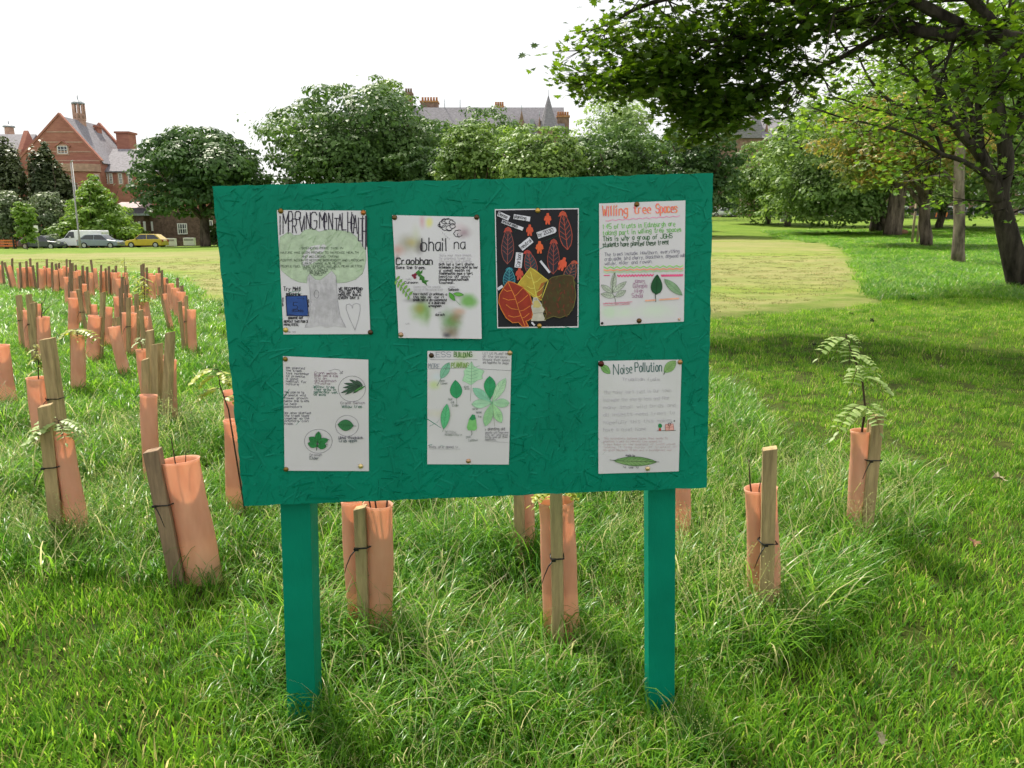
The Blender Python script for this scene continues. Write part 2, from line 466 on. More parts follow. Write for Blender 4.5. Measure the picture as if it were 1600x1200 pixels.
def scatter(name, label, coll_meshes, mtl, pts, rot, scl, idx):
    lib = bpy.data.collections.new(name + '_library')
    for k, me in enumerate(coll_meshes):
        me.materials.clear(); me.materials.append(mtl)
        lib.objects.link(bpy.data.objects.new('%s_%02d' % (name, k), me))
    me = bpy.data.meshes.new(name); me.vertices.add(len(pts)); me.vertices.foreach_set('co', np.ascontiguousarray(pts, np.float32).ravel())
    a = me.attributes.new('rot', 'FLOAT_VECTOR', 'POINT'); a.data.foreach_set('vector', np.ascontiguousarray(rot, np.float32).ravel())
    a = me.attributes.new('scl', 'FLOAT_VECTOR', 'POINT'); a.data.foreach_set('vector', np.ascontiguousarray(scl, np.float32).ravel())
    a = me.attributes.new('idx', 'INT', 'POINT'); a.data.foreach_set('value', np.ascontiguousarray(idx, np.int32))
    o = link(name, me, None)
    ng = bpy.data.node_groups.new(name, 'GeometryNodeTree')
    ng.interface.new_socket('Geometry', in_out='INPUT', socket_type='NodeSocketGeometry')
    ng.interface.new_socket('Geometry', in_out='OUTPUT', socket_type='NodeSocketGeometry')
    n, l = ng.nodes, ng.links
    gi, go = n.new('NodeGroupInput'), n.new('NodeGroupOutput')
    iop = n.new('GeometryNodeInstanceOnPoints'); ci = n.new('GeometryNodeCollectionInfo')
    ci.inputs['Collection'].default_value = lib; ci.inputs['Separate Children'].default_value = True; ci.inputs['Reset Children'].default_value = True
    def na(nm, tp):
        x = n.new('GeometryNodeInputNamedAttribute'); x.data_type = tp; x.inputs['Name'].default_value = nm; return x.outputs[0]
    l.new(gi.outputs[0], iop.inputs['Points']); l.new(ci.outputs[0], iop.inputs['Instance'])
    iop.inputs['Pick Instance'].default_value = True
    l.new(na('idx', 'INT'), iop.inputs['Instance Index']); l.new(na('rot', 'FLOAT_VECTOR'), iop.inputs['Rotation']); l.new(na('scl', 'FLOAT_VECTOR'), iop.inputs['Scale'])
    l.new(iop.outputs[0], go.inputs[0])
    md = o.modifiers.new('scatter', 'NODES'); md.node_group = ng
    tag(o, label, 'grass', None, 'stuff')
    return o

def scatter_real(name, label, meshes, mtl, pts, rz, scl, idx):
    """the same, but as blades of one mesh (for the nearest grass)"""
    Vs, Fs, Ss, Rs, Ts = [], [], [], [], []; off = 0
    for k, me in enumerate(meshes):
        q = np.nonzero(idx == k)[0]; n = len(q); nv = len(me.vertices)
        co = np.empty(nv * 3, np.float32); me.vertices.foreach_get('co', co); co = co.reshape(-1, 3)
        lv = np.empty(len(me.loops), np.int32); me.loops.foreach_get('vertex_index', lv)
        lt = np.empty(len(me.polygons), np.int32); me.polygons.foreach_get('loop_total', lt)
        rn = np.empty(nv, np.float32); me.attributes['rnd'].data.foreach_get('value', rn)
        c, s = np.cos(rz[q]), np.sin(rz[q])
        X = (co[None, :, 0] * c[:, None] - co[None, :, 1] * s[:, None]) * scl[q][:, None] + pts[q, 0][:, None]
        Y = (co[None, :, 0] * s[:, None] + co[None, :, 1] * c[:, None]) * scl[q][:, None] + pts[q, 1][:, None]
        Z = co[None, :, 2] * scl[q][:, None] + pts[q, 2][:, None]
        Vs.append(np.stack([X, Y, Z], -1).reshape(-1, 3)); Fs.append((lv[None] + (np.arange(n) * nv)[:, None] + off).ravel()); Ss.append(np.tile(lt, n)); Rs.append(np.tile(rn, n))
        Ts.append(np.repeat(rng.random(n), nv)); off += n * nv
    me = fast_mesh(name, np.concatenate(Vs), np.concatenate(Fs), np.concatenate(Ss), np.concatenate(Rs))
    a = me.attributes.new('tuft', 'FLOAT', 'POINT'); a.data.foreach_set('value', np.concatenate(Ts).astype(np.float32))
    return tag(link(name, me, mtl), label, 'grass', None, 'stuff')

def frustum_pts(y0, y1, dens, slack=1.12, add=.6):
    """random points of the ground strip between two distances, inside the field of view with some margin"""
    w1 = (.666 * y1 * slack + add)
    n = int(2 * w1 * (y1 - y0) * dens)
    x = (rng.random(n) * 2 - 1) * w1; y = y0 + (y1 - y0) * rng.random(n)
    k = np.abs(x) < .666 * y * slack + add
    return x[k], y[k]

# where the grass was left to grow long: round the board and through the planting
TALL = [(p.x, p.y) for p in (PG(*q) for q in [(-260, 409), (0, 411), (200, 416), (290, 440), (322, 480), (350, 545), (700, 560), (1090, 600), (1250, 700), (1440, 800), (1480, 850),
        (1330, 930), (1290, 1010), (1180, 1090), (1130, 1300), (430, 1300), (330, 1010), (180, 900), (-300, 880)])]
SHADE_LONG = [(p.x, p.y) for p in (PG(*q) for q in [(1365, 470), (1350, 440), (1336, 412), (1325, 390), (1292, 381)])] + [(21.0, 62.0), (26.0, 82.0), (75.0, 82.0), (60.0, 15.0)] + [(p.x, p.y) for p in (PG(*q) for q in [(1700, 475), (1500, 466)])]

def tallness(x, y):
    n = vnoise(x, y, .7, 8) - .5
    return inpoly(x + n * .45, y + n * .45, TALL).astype(float)

tall_m = [tuft_mesh('tuft', 15, .04, .13, .38, .0055, 1.6, 5, 100 + k, .09, lean=(.5, -.25), seeds=0) for k in range(7)]
tall_m += [tuft_mesh('tuft', 11, .04, .14, .30, .0054, 1.1, 5, 120 + k, .06, lean=(.5, -.25), seeds=2) for k in range(3)]
x, y = frustum_pts(1.5, 6.2, 330)
t = tallness(x, y); k = (t > .5) | (rng.random(len(x)) < .10)
keep = (t > .5) | ((y < 4.4) & (rng.random(len(x)) < .07 + .16 * (vnoise(x, y, .5, 77) > .62)))
short = {}
x1, y1 = x[keep], y[keep]
dens_n = vnoise(x1, y1, .45, 21)
sel = rng.random(len(x1)) < .45 + .75 * dens_n
x1, y1, dens_n = x1[sel], y1[sel], dens_n[sel]
sc = (.62 + .75 * dens_n) * (.75 + .5 * rng.random(len(x1))) * np.clip(.58 + (y1 - 2.1) * .8, .58, 1)
sc = np.where(tallness(x1, y1) > .5, sc, .42 * sc + .12)
idx = rng.integers(0, 10, len(x1))
headpatch = vnoise(x1, y1, .8, 33)
idx = np.where((idx >= 7) & (headpatch < np.where(y1 < 2.5, .35, .6)), rng.integers(0, 7, len(x1)), idx)
scatter_real('tall_grass', 'long arching green meadow grass around the board and the nearest tree guards', tall_m, M_TALL,
        np.stack([x1, y1, gz(x1, y1)], 1), rng.normal(0, 1.1, len(x1)), sc, idx)

# long grass further off, in wider clumps
far_m = [tuft_mesh('clump', 70, .17, .10, .30, .0085, 1.1, 3, 200 + k, .05, lean=(.5, -.2)) for k in range(6)]
P = []
for y0, y1_, dn in ((6.2, 10, 62), (10, 16, 34), (16, 26, 15)):
    x, y = frustum_pts(y0, y1_, dn, 1.15, 1.5); q = tallness(x, y) > .5
    P.append(np.stack([x[q], y[q]], 1))
for y0, y1_, dn in ((14, 30, 12), (30, 50, 5.0), (50, 80, 2.2)):
    x, y = frustum_pts(y0, y1_, dn, 1.3, 2); q = inpoly(x, y, SHADE_LONG)
    P.append(np.stack([x[q], y[q]], 1))
P = np.concatenate(P); d = np.hypot(P[:, 0], P[:, 1])
sc = (.75 + .5 * rng.random(len(P))); sxy = sc * (1 + np.clip(d - 6, 0, 40) * .035); sh = sc * .8
scatter('meadow_grass', 'long green grass growing among the tree guards and under the park trees', far_m, M_TALL,
        np.stack([P[:, 0], P[:, 1], gz(P[:, 0], P[:, 1])], 1), np.stack([np.zeros(len(P)), np.zeros(len(P)), rng.normal(0, 1.3, len(P))], 1),
        np.stack([sxy, sxy, sh], 1), rng.integers(0, 6, len(P)))

# mown lawn: short blades
lawn_m = [tuft_mesh('sward', 46, .085, .03, .085, .0042, .9, 3, 300 + k, .06) for k in range(6)]
P = []; SC = []
x, y = frustum_pts(1.5, 4.6, 150); q = (tallness(x, y) < .5) | (y < 3.0)
P.append(np.stack([x[q], y[q]], 1)); SC.append(1.0 + 1.0 * vnoise(x[q], y[q], .35, 41))
x, y = frustum_pts(4.6, 9, 85, 1.12, 1); q = (tallness(x, y) < .5) & (zones(x, y) < .5)
P.append(np.stack([x[q], y[q]], 1)); SC.append(.8 + .6 * vnoise(x[q], y[q], .6, 42))
x, y = frustum_pts(9, 20, 34, 1.12, 1); q = (tallness(x, y) < .5) & (zones(x, y) < .5) & (x > 0)
P.append(np.stack([x[q], y[q]], 1)); SC.append(1.1 + .7 * vnoise(x[q], y[q], .8, 43))
near_p, near_s = P.pop(0), SC.pop(0)
scatter_real('lawn_grass', 'short green mown lawn grass in the foreground beside the long grass', lawn_m, M_LAWN,
        np.stack([near_p[:, 0], near_p[:, 1], gz(near_p[:, 0], near_p[:, 1])], 1), rng.random(len(near_p)) * 6.28, near_s, rng.integers(0, 6, len(near_p)))
P = np.concatenate(P); sc = np.concatenate(SC) * (.8 + .4 * rng.random(len(P)))
scatter('short_grass', 'short green mown lawn grass right of the board', lawn_m, M_LAWN,
        np.stack([P[:, 0], P[:, 1], gz(P[:, 0], P[:, 1])], 1), np.stack([np.zeros(len(P)), np.zeros(len(P)), rng.random(len(P)) * 6.28], 1),
        np.stack([sc, sc, sc], 1), rng.integers(0, 6, len(P)))

# dry turf of the mown field
x, y = frustum_pts(9, 40, 9, 1.12, 1); q = (zones(x, y) > .5) & (rng.random(len(x)) < np.clip(14 / y, .25, 1))
dry_m = [tuft_mesh('turf', 44, .16, .02, .06, .009, .9, 2, 400 + k, .2) for k in range(4)]
scatter('dry_turf', 'pale dry cut grass on the mown field behind the board', dry_m, M_DRY,
        np.stack([x[q], y[q], gz(x[q], y[q])], 1), np.stack([np.zeros(q.sum()), np.zeros(q.sum()), rng.random(q.sum()) * 6.28], 1),
        np.stack([np.full(q.sum(), 1.25), np.full(q.sum(), 1.25), np.full(q.sum(), .9)], 1), rng.integers(0, 4, q.sum()))
# ================================================================ trees
BARK = mat('bark', (.13, .105, .08), .95, .5, 3.5, .05, 14, .1, stretch=(1, 1, .25))
BARK_DK = mat('dark_bark', (.055, .047, .038), .95, .55, 3.5, .04, 16, .1, stretch=(1, 1, .25))
LEAF_T = ([(-.5, 0, 0), (0, -.3, .06), (.5, 0, 0), (0, .3, .06)], [(0, 1, 2, 3)])
LM = {}
def leaves_mat(key, c1, c2, trans=.28):
    if key not in LM: LM[key] = leafmat('leaves_' + key, c1, c2, trans, .5, .3)
    return LM[key]

def pads_for(seed, rx, ry, rz, n, pad, shape):
    r = np.random.default_rng(seed); C = []; S = []
    for k in range(n):
        zz = -0.75 + 1.72 * (k + .5) / n; a = k * 2.39996 + r.random() * .9
        if shape == 'dome': f = math.sqrt(max(0.02, 1 - min(1, abs(zz)) ** 2.3)) * (.62 + .3 * r.random())
        elif shape == 'cone': f = max(.06, (1 - (zz + .78) / 1.78)) * (.75 + .3 * r.random())
        elif shape == 'column': f = (.5 + .35 * r.random()) * (1 - .55 * max(0, zz) ** 2) * (.55 + .5 * min(1, zz + 1))
        else: f = math.sqrt(max(.02, 1 - zz * zz)) * (.5 + .45 * r.random())
        C.append((rx * f * math.cos(a), ry * f * math.sin(a), rz * zz * (.9 + .12 * r.random())))
        s = pad * (.7 + .65 * r.random()) * ((.3 + .8 * f) if shape == 'cone' else 1); S.append((s * rx, s * ry, s * min(rz, (rx + ry) / 2) * .5))
    for k in range(max(3, n // 7)):                                      # inner filling
        C.append(tuple(r.normal(0, .25, 3) * (rx, ry, rz))); S.append((.46 * rx, .46 * ry, .40 * rz) if shape not in ('cone', 'column') else (.2 * rx, .2 * ry, .45 * rz))
    return np.array(C), np.array(S)

def crown_mesh(seed, rx, ry, rz, npads, nleaf, leaf, pad=.34, shape='dome', droop=0.0, stray=.05):
    r = np.random.default_rng(seed + 7)
    C, S = pads_for(seed, rx, ry, rz, npads, pad, shape)
    area = S[:, 0] * S[:, 2]; k = r.choice(len(C), nleaf, p=area / area.sum())
    d = r.normal(0, 1, (nleaf, 3)); d /= np.linalg.norm(d, axis=1, keepdims=True)
    d[:, 2] = np.where((d[:, 2] < -.25) & (r.random(nleaf) < .75), -d[:, 2], d[:, 2])
    rad = np.where(r.random(nleaf) < stray, 1.0 + .35 * r.random(nleaf), .80 + .24 * r.random(nleaf))
    lump = 1 + .22 * np.sin(d[:, 0] * 5 + k) * np.sin(d[:, 1] * 6 + 2 * k) * np.sin(d[:, 2] * 5 + k)
    P = C[k] + d * S[k] * (rad * lump)[:, None]
    P[:, 2] -= droop * np.hypot(d[:, 0], d[:, 1]) * S[k][:, 2]
    nrm = d * 1.0 + np.array([0, 0, .4]) + r.normal(0, .24, (nleaf, 3))
    rot = frames(nrm, r.random(nleaf) * 6.28)
    pc = r.random(len(C))
    rv = np.clip(.32 * r.random(nleaf) + .68 * pc[k], 0, 1)
    return stamp(*LEAF_T, P, rot, 1.18 * leaf * (.65 + .7 * r.random(nleaf)), rv)

def limb(mb, p0, p1, r0, r1, seed, bow=.08, n=6, seg=7):
    r = random.Random(seed); p0, p1 = Vector(p0), Vector(p1); L = (p1 - p0).length
    w = Vector((r.gauss(0, 1), r.gauss(0, 1), abs(r.gauss(0, .6)))) * L * bow
    pts = [p0.lerp(p1, t) + w * math.sin(math.pi * t) + Vector((r.gauss(0, 1), r.gauss(0, 1), 0)) * L * .008 for t in [i / n for i in range(n + 1)]]
    mb.tube(pts, [r0 + (r1 - r0) * (i / n) for i in range(n + 1)], seg); return pts

def tree(name, label, px, Y, wpx, ytop, ycrown, trunk_px=None, shape='dome', lm=None, seed=1, npads=46, nleaf=15000, leaf=.34, pad=.33, tr=.35, bark=None, group=None, depth=1.0, droop=0.0, stray=.05, cat='tree'):
    """crown centred on px with width wpx, from ytop down to ycrown, standing Y metres ahead"""
    top = PX(px, ytop, Y); bot = PX(px, ycrown, Y); hw = wpx / FPX * Y / 2 * 1.1
    bx = PX(trunk_px if trunk_px is not None else px, 350, Y).x
    base = Vector((bx, Y, G(bx, Y)))
    t = thing(name, label, cat, base, 0, group)
    rz = (top.z - bot.z) / 1.8; cz = top.z - rz * 1.0
    me = crown_mesh(seed, hw * .9, hw * .9 * depth, rz * .95, npads, nleaf, leaf, pad, shape, droop, stray)
    c = link('crown', me, lm, t); c.location = (top.x - base.x, 0, cz - base.z)
    mb = MB(); cc = Vector(c.location)
    hgt = max(cc.z, 1.0)
    body = limb(mb, (0, 0, -.3), (cc.x * .5, 0, hgt * .8), tr, tr * .62, seed, .02, 6, 10)
    for k in range(7):
        a = k * 2.4 + seed; f = .55 + .1 * (k % 3)
        limb(mb, body[3 + k % 3], (cc.x + hw * f * math.cos(a), hw * f * depth * math.sin(a), cc.z + rz * (.1 + .5 * ((k * 37 % 10) / 10))), tr * .42, tr * .1, seed * 13 + k, .08)
    mb.build('trunk', bark or BARK, t)
    return t

DK = leaves_mat('dark', (0.031, 0.075, 0.021), (0.088, 0.170, 0.044))
MD = leaves_mat('mid', (0.042, 0.094, 0.024), (0.119, 0.212, 0.053))
MDY = leaves_mat('mid_bright', (0.074, 0.150, 0.033), (0.193, 0.298, 0.072))
LT = leaves_mat('light', (0.103, 0.198, 0.033), (0.225, 0.357, 0.064), .4)
PALE = leaves_mat('pale', (0.107, 0.185, 0.056), (0.288, 0.404, 0.141), .4)
CON = leaves_mat('conifer', (0.033, 0.055, 0.020), (0.105, 0.130, 0.047), .12)
GRY = leaves_mat('grey_green', (0.071, 0.106, 0.049), (0.167, 0.217, 0.107), .25)
ORG = leaves_mat('orange_tip', (0.095, 0.154, 0.035), (.36, .27, .07), .4)
_e = ORG.node_tree.nodes['Color Ramp'].color_ramp.elements; _e[1].position = .82; _e.new(.55).color = (.13, .16, .035, 1)

# left
tree('sycamore_tree', 'big dark green round tree on the left behind the yellow car', 307, 82, 205, 200, 348, 318, 'dome', DK, 3, 100, 27000, .38, .20, .55)
tree('maple_tree', 'bright yellow green tree behind the white van', 143, 95, 124, 268, 376, 143, 'cone', LT, 9, 70, 10000, .34, .27, .2)
tree('young_tree', 'slim young yellow green tree left of the white sign', 34, 74, 30, 314, 384, 38, 'column', LT, 12, 26, 2600, .26, .42, .05)
tree('conifer', 'dark olive conifer in front of the red school gable', 68, 104, 92, 214, 366, 68, 'cone', CON, 21, 130, 12000, .40, .24, .25, stray=.12)
tree('conifer', 'dark olive conifer at the left edge of the photo', 2, 104, 118, 210, 366, 4, 'cone', CON, 24, 130, 13000, .40, .24, .25, stray=.12)
tree('shrub', 'grey green bush below the leftmost conifer', 2, 96, 60, 296, 384, 2, 'ball', GRY, 31, 30, 3600, .34, .4, .08, cat='bush')
tree('shrub', 'grey green bush behind the dark parked car', 72, 96, 62, 300, 386, 72, 'ball', GRY, 33, 30, 3600, .34, .4, .08, cat='bush')
tree('shrub', 'low olive bush between dark car and white van', 80, 90, 34, 366, 386, 80, 'ball', GRY, 35, 14, 900, .26, .45, .04, cat='bush')
tree('shrub', 'small green bush right of the big tree trunk, behind the board edge', 332, 84, 24, 350, 384, 332, 'ball', MD, 36, 14, 900, .26, .45, .04, cat='bush')
# behind the board
tree('chestnut_tree', 'largest dome shaped dark tree behind the left half of the board', 556, 88, 300, 130, 345, 560, 'dome', MD, 41, 170, 42000, .42, .14, .7)
tree('chestnut_tree', 'small rounded treetop rising above the right shoulder of the largest dome', 600, 100, 84, 118, 240, 600, 'dome', MDY, 43, 26, 4000, .36, .3, .3)
tree('chestnut_tree', 'green tree filling the gap right of the largest dome', 700, 96, 120, 194, 320, 700, 'dome', MD, 44, 36, 7000, .36, .3, .35)
tree('chestnut_tree', 'dark rounded treetop below the middle of the slate roof', 757, 104, 130, 163, 330, 757, 'dome', MD, 46, 40, 8000, .38, .3, .35)
tree('chestnut_tree', 'rounded green tree left of centre with upright oval crown', 742, 76, 130, 188, 340, 742, 'dome', MDY, 47, 90, 13000, .32, .19, .4)
tree('maple_tree', 'yellow green tree peeping between two round crowns at the centre', 802, 92, 84, 196, 320, 800, 'dome', LT, 48, 26, 4000, .34, .32, .25)
tree('chestnut_tree', 'round green tree directly left of the airy pale tree', 845, 70, 158, 193, 345, 845, 'dome', MDY, 51, 120, 17000, .30, .16, .45)
tree('ash_tree', 'airy pale green tree showing sky through its thin top', 962, 100, 134, 128, 320, 962, 'ball', PALE, 53, 50, 6500, .40, .26, .3, stray=.3)
tree('chestnut_tree', 'round mid green tree in front of the airy pale tree', 965, 72, 150, 188, 345, 965, 'dome', MD, 55, 100, 15000, .30, .17, .45)
tree('chestnut_tree', 'dark round tree right of centre whose crown meets the board corner', 1090, 68, 156, 182, 338, 1100, 'dome', DK, 57, 110, 16000, .30, .17, .5)
tree('chestnut_tree', 'dark green tree low between the round central crowns', 905, 84, 110, 206, 340, 905, 'dome', DK, 58, 70, 9000, .34, .2, .35)
tree('chestnut_tree', 'dark green tree low between the pale tree and the dark round tree', 1028, 84, 110, 204, 340, 1028, 'dome', DK, 59, 70, 9000, .34, .2, .35)
tree('chestnut_tree', 'dark tree low behind the right flank of the largest dome', 672, 80, 100, 225, 340, 672, 'dome', DK, 60, 70, 8000, .34, .2, .35)
# right
tree('lime_tree', 'lower fresh green tree beneath the stone spire', 1200, 100, 130, 214, 345, 1200, 'dome', MDY, 62, 70, 10000, .36, .2, .35)
tree('lime_tree', 'fresh green tree right of the dark round tree', 1250, 92, 130, 188, 345, 1230, 'dome', MDY, 61, 80, 12000, .36, .2, .4)
tree('lime_tree', 'large pale lime tree with drooping layers down to the railings', 1308, 70, 216, 148, 352, 1398, 'dome', MDY, 63, 120, 23000, .32, .17, .55, droop=.8)
tree('lime_tree', 'green tree behind the drooping lime tree', 1400, 88, 190, 110, 330, 1372, 'dome', MDY, 65, 56, 11000, .38, .28, .5)
tree('maple_tree', 'maple with orange tipped leaves on a leaning brown trunk', 1420, 48, 260, 138, 300, 1452, 'ball', ORG, 67, 90, 21000, .22, .2, .38, droop=.4, stray=.12)
tree('lime_tree', 'green tree filling the right edge behind the big trunk', 1590, 70, 240, 60, 335, 1570, 'dome', MDY, 69, 70, 15000, .36, .26, .45)
tree('lime_tree', 'dark hanging tree low behind the leaning brown trunk', 1500, 80, 190, 230, 340, 1468, 'dome', MD, 71, 50, 9000, .34, .28, .4)
tree('shrub', 'small green street tree in front of the stone tenement', 1140, 128, 28, 298, 345, 1140, 'ball', MD, 73, 16, 1200, .4, .42, .08)
tree('shrub', 'bright green bush behind the railings left of the thick trunks', 1352, 112, 62, 326, 352, 1352, 'ball', LT, 75, 20, 1800, .34, .4, .05, cat='bush')
tree('shrub', 'bright green bush behind the railings between trunks', 1408, 112, 40, 332, 352, 1408, 'ball', LT, 76, 16, 1200, .34, .4, .05, cat='bush')

# trunks seen on the right: slender one with a lopped limb, thick one under the lime
def plain_trunk(name, label, pts, Y, radii, bark, extra=()):
    P = [PX(x, y, Y) for x, y in pts]; base = Vector((P[0].x, Y, G(P[0].x, Y)))
    t = thing(name, label, 'tree', base)
    P[0].z = base.z - .2
    mb = MB(); mb.tube([p - base for p in P], radii, 12)
    for e, r in extra: mb.tube([PX(x, y, Y) - base for x, y in e], r, 7)
    mb.build('trunk', bark, t); return t, base
PALEBARK = mat('pale_bark', (.20, .165, .13), .95, .5, 3, .05, 12, .1, stretch=(1, 1, .3))
tt, bb = plain_trunk('slender_tree', 'slender pale barked tree with a lopped side limb', [(1497, 415), (1497, 390), (1499, 350), (1498, 300), (1499, 250), (1506, 190), (1502, 120), (1506, 40)], 32,
    [.30, .235, .21, .20, .19, .15, .11, .06], PALEBARK, [([(1497, 285), (1485, 280), (1476, 268), (1472, 262)], [.09, .07, .05, .02]), ([(1479, 274), (1455, 276), (1430, 282), (1405, 284)], [.05, .04, .03, .012])])
me = crown_mesh(88, 4.2, 3.4, 2.6, 40, 5200, .2, .25, 'ball', .3, .15)
cr = link('crown', me, MDY, tt); cr.location = PX(1530, 110, 32) - bb
for lab, x, Y, w in (('thick grey trunk beside the log in the grass', 1398, 66, .74), ('dark trunk left of the thick grey trunk', 1371, 74, .60)):
    b0 = PX(x, 350, Y); base = Vector((b0.x, Y, G(b0.x, Y))); tt = thing('lime_tree', lab, 'tree', base)
    mb = MB(); limb(mb, (0, 0, -.3), (.05, 0, 4.6), w, w * .8, 5, .01, 6, 12); mb.build('trunk', BARK_DK if 'dark' in lab else BARK, tt)
    c = link('crown', crown_mesh(90 + int(x), 3.2, 3.0, 1.5, 22, 3200, .28, .34), MDY, tt); c.location = (0, 0, 5.2)

# ---------------------------------------------------------------- the two near sycamores on the right
SYC = [(0, -.02), (.10, .10), (.36, .03), (.26, .22), (.50, .36), (.26, .42), (.30, .66), (.13, .62), (0, .95), (-.13, .62), (-.30, .66), (-.26, .42), (-.50, .36), (-.26, .22), (-.36, .03), (-.10, .10)]
SYC_V = [(0, .3, .0)] + [(x, y, .10 * abs(x) - .12 * max(0, y - .3)) for x, y in SYC]
SYC_F = [(0, i + 1, (i + 1) % len(SYC) + 1) for i in range(len(SYC))]
def polyline(pts):
    """points with (px, py, Y) smoothed into a bough"""
    P = [PX(*p) for p in pts]; out = []
    for i in range(len(P) - 1):
        a, b, c, d = P[max(i - 1, 0)], P[i], P[i + 1], P[min(i + 2, len(P) - 1)]
        for t in (0, .25, .5, .75):
            out.append(.5 * ((2 * b) + (c - a) * t + (2 * a - 5 * b + 4 * c - d) * t * t + (3 * b - a - 3 * c + d) * t ** 3))
    out.append(P[-1]); return out

def near_tree(name, label, base, boughs, leafspec, lmat, seed, top=None, yoff=0.0):
    t = thing(name, label, 'tree', base)
    r = random.Random(seed); mbt = MB(); mbb = MB(); tips = []
    for pts, r0, r1, twigs, tl in boughs:
        P = polyline(pts); n = len(P)
        (mbt if r0 > .15 else mbb).tube([p - base for p in P], [r0 + (r1 - r0) * (i / (n - 1)) ** .8 for i in range(n)], 12 if r0 > .1 else 7)
        for k in range(twigs):
            i = int(n * (.25 + .75 * r.random())) - 1; i = max(1, min(n - 2, i)); p = P[i]
            ax = (P[i + 1] - P[i - 1]).normalized()
            d = (ax * r.uniform(.2, 1.0) + Vector((r.gauss(0, .55), r.gauss(0, .7), r.gauss(-.02, .38)))).normalized()
            L = tl * r.uniform(.5, 1.2); q = p + d * L * .5 + Vector((0, 0, r.gauss(0, .05))); e = p + d * L + Vector((0, 0, -.10 * L * r.random()))
            rr = max(.006, (r0 + (r1 - r0) * (i / n)) * .3)
            mbb.tube([p - base, q - base, e - base], [min(rr, .03), min(rr, .02) * .8, .004], 5)
            tips += [(p.lerp(q, r.random())), q, q.lerp(e, .5), e, e]
            for s in range(2):
                d2 = (d + Vector((r.gauss(0, .6), r.gauss(0, .6), r.gauss(0, .3)))).normalized(); e2 = q + d2 * L * .45
                mbb.tube([q - base, e2 - base], [.010, .003], 4); tips += [e2, q.lerp(e2, .6)]
    if len(mbt.v): mbt.build('trunk', BARK_DK, t)
    if len(mbb.v): o = mbb.build('branches', BARK_DK, t); o['kind'] = 'stuff'
    nleaf, spread, size = leafspec
    rg = np.random.default_rng(seed + 1); T = np.array([tuple(p - base) for p in tips]); k = rg.integers(0, len(T), nleaf)
    P = T[k] + rg.normal(0, 1, (nleaf, 3)) * np.array([spread, spread, spread * .36])
    P[:, 1] += yoff * rg.random(nleaf)
    if top is not None:
        T2 = np.array([tuple(Vector(p) - base) for p in top[0]]); n2 = top[1]; k2 = rg.integers(0, len(T2), n2)
        P = np.concatenate([P, T2[k2] + rg.normal(0, 1, (n2, 3)) * np.array([1.3, 1.3, .6])])
    N = len(P); nrm = np.array([0, 0, 1.]) + rg.normal(0, .42, (N, 3)); spin = rg.random(N) * 6.28
    # blades droop: tilt the tip down
    o = link('crown', stamp(SYC_V, SYC_F, P, frames(nrm, spin), size * (.6 + .75 * rg.random(N)), rg.random(N)), lmat, t)
    return t

